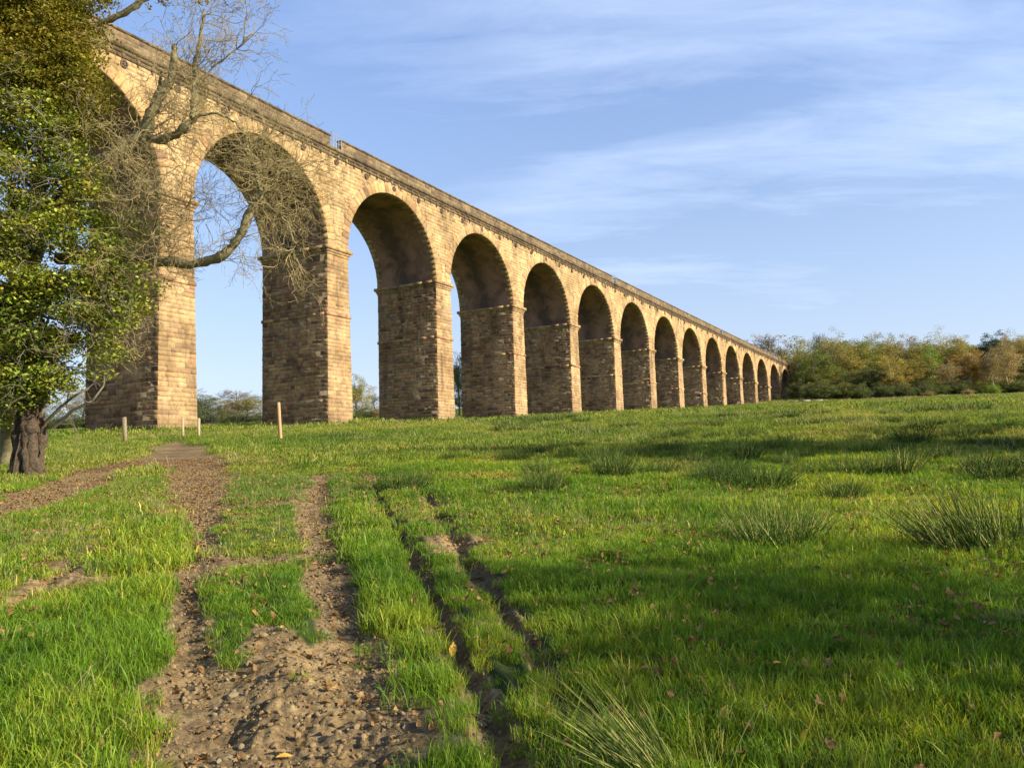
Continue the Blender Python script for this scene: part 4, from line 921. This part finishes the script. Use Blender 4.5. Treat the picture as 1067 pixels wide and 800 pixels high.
# ------------------------------------------------------------------ rushes
def rush(n, rad, h, w, lean, dirv=(0, 0), straw=.2, spread=.5):
    a2 = Acc(); 
    an = R.random(n) * 6.28; rr = rad * np.sqrt(R.random(n)); b = np.stack([np.cos(an) * rr, np.sin(an) * rr, 0 * an - .05], 1)
    hh = h * (.5 + .6 * R.random(n)); dx = np.cos(an) * spread * rr / rad + dirv[0] + R.normal(size=n) * lean; dy = np.sin(an) * spread * rr / rad + dirv[1] + R.normal(size=n) * lean
    d = np.stack([dx, dy, np.ones(n)], 1); d /= np.linalg.norm(d, axis=1)[:, None]
    s = np.cross(d, rv(n)); s /= np.linalg.norm(s, axis=1)[:, None]; s2 = np.cross(d, s)
    V = []; lv = [(0, 1.), (.5, .9), (.88, .55), (1, .15)]; droop = (R.random(n) * .22)[:, None] * hh[:, None] * np.stack([dx, dy, -.3 * np.ones(n)], 1)
    for f, q in lv:
        c0 = b + d * (hh * f)[:, None] + droop * f * f
        for k in range(3):
            o_ = (s * math.cos(k * 2.094) + s2 * math.sin(k * 2.094)) * w * q; V.append(c0 + o_)
    V = np.stack(V, 1).reshape(-1, 3); i = np.arange(n)[:, None] * 12
    st = R.random((n, 1)) < straw * .7; cb = (.65 + .7 * R.random((n, 1))); cbase = np.where(st, np.array([[4.6, 2.9, 5.0]]) * cb, np.array([[1, 1, 1.]]) * cb)
    tipc = np.where(R.random((n, 1)) < .4, np.array([[2.4, 1.6, 1.8]]) * cb, cbase)
    first = True
    for l_ in range(3):
        for k in range(3):
            q = i + np.array([l_ * 3 + k, l_ * 3 + (k + 1) % 3, l_ * 3 + 3 + (k + 1) % 3, l_ * 3 + 3 + k])
            if first: a2.add(V, q, c=cbase); first = False
            else: a2.q.append(q); a2.qc.append(tipc if l_ == 2 else cbase); a2.qm.append(np.zeros(n, int))
    return a2.mesh('rush_tuft', RUSH)
def rushes(me, px, py, label, sc=1., group=None, rz=None, xy=None):
    x, y = xy if xy else flat_hit(px, py); o = put('rush_tuft', me, None, (x, y, gz(x, y))); o.scale = (sc, sc, sc * (.85 + .3 * R.random())); o.rotation_euler = (0, 0, R.random() * 6.28 if rz is None else rz); tag(o, label, 'rush tuft', group); return o
pale = rush(110, .11, .58, .0023, .2, (-.75, .15), .8, .3); rushes(pale, 690, 812, 'pale straw-green rush tuft fanning left at the bottom edge', 1, rz=0)
big = rush(260, .36, .6, .0038, .3, (.0, 0), .3, .55); rushes(big, 812, 566, 'big upright rush tuft with its shadow on the bright turf', 1.0, rz=0)
rt = rush(230, .28, .64, .0042, .22, (-.5, .05), .3, .35); rushes(rt, 1008, 575, 'rush tuft with pale stems leaning left near the right side', 1.1, rz=0)
rushes(rush(120, .3, .6, .004, .3, (.1, 0), .4, .6), 1062, 565, 'thin loose rush tuft cut by the right edge', 1., rz=0)
rushes(rush(38, .2, .42, .003, .35, (.1, 0), .9, .5), 735, 800, 'loose brownish rush stems beside the pale fan at the bottom', .8, rz=0)
RM = [rush(240, .36, .6, .0055, .3, (0, 0), .12, .5), rush(200, .3, .66, .0055, .26, (-.15, .05), .25, .4), rush(260, .5, .55, .006, .34, (-.1, 0), .08, .5)]
RF = [rush(300, .8, .72, .012, .28, (-.1, 0), .2, .35), rush(330, 1.2, .66, .013, .3, (0, 0), .35, .3)]
for k, (px, py, sc, lb) in enumerate([(640, 495, 1.1, 'tall feathery rush tuft on the near edge of the shaded strip'), (560, 497, .9, 'low pale rush tuft left of the feathery one'), (700, 470, 1., 'rush tuft behind the feathery one, in half shade'), (755, 500, 1., 'dark rush tuft behind the big upright tuft'),
        (780, 480, 1.0, 'rush tuft with thin pale tips between the dark bands'), (668, 478, .9, 'short dark rush tuft beside the feathery one'), (880, 520, .8, 'small sparse rush tuft between the big tuft and the leaning tuft'), (940, 495, 1., 'dark tuft behind the leaning tuft'), (1040, 500, 1., 'dark tuft behind the loose tuft at the right edge')]):
    rushes(RM[k % 3], px, py, lb, sc * .8)
cnt = 0; tries = 0
while cnt < 215 and tries < 9000:
    tries += 1; Yd = 13 + 75 * R.random() ** 1.1; X_ = (R.random() * 1.5 - .33) * .72 * Yd; 
    if X_ < -.02 * Yd and R.random() < .8: continue
    if abs(X_) > .8 * Yd: continue
    n_ = float(fbm(np.array([X_ * .11]), np.array([Yd * .16]), 140, 3)[0]) + .05 * (X_ > .2 * Yd)
    if n_ < .5 + .12 * R.random(): continue
    near = Yd < 32
    rushes((RM if near else RF)[R.integers(0, 3 if near else 2)], 0, 0, 'dark green rush tuft in the middle of the field' if near else 'distant dark rush clump in the band before the viaduct and wood', (.72 if near else .72) * (.6 + .6 * R.random()), 'rush tufts scattered over the wet field' if near else 'distant rush clumps', xy=(X_, Yd)); cnt += 1; oo = COL.objects[-1]; oo.scale = (oo.scale[0] * (.7 + .6 * R.random()), oo.scale[1] * (.7 + .6 * R.random()), oo.scale[2] * (.75 + .4 * R.random()))
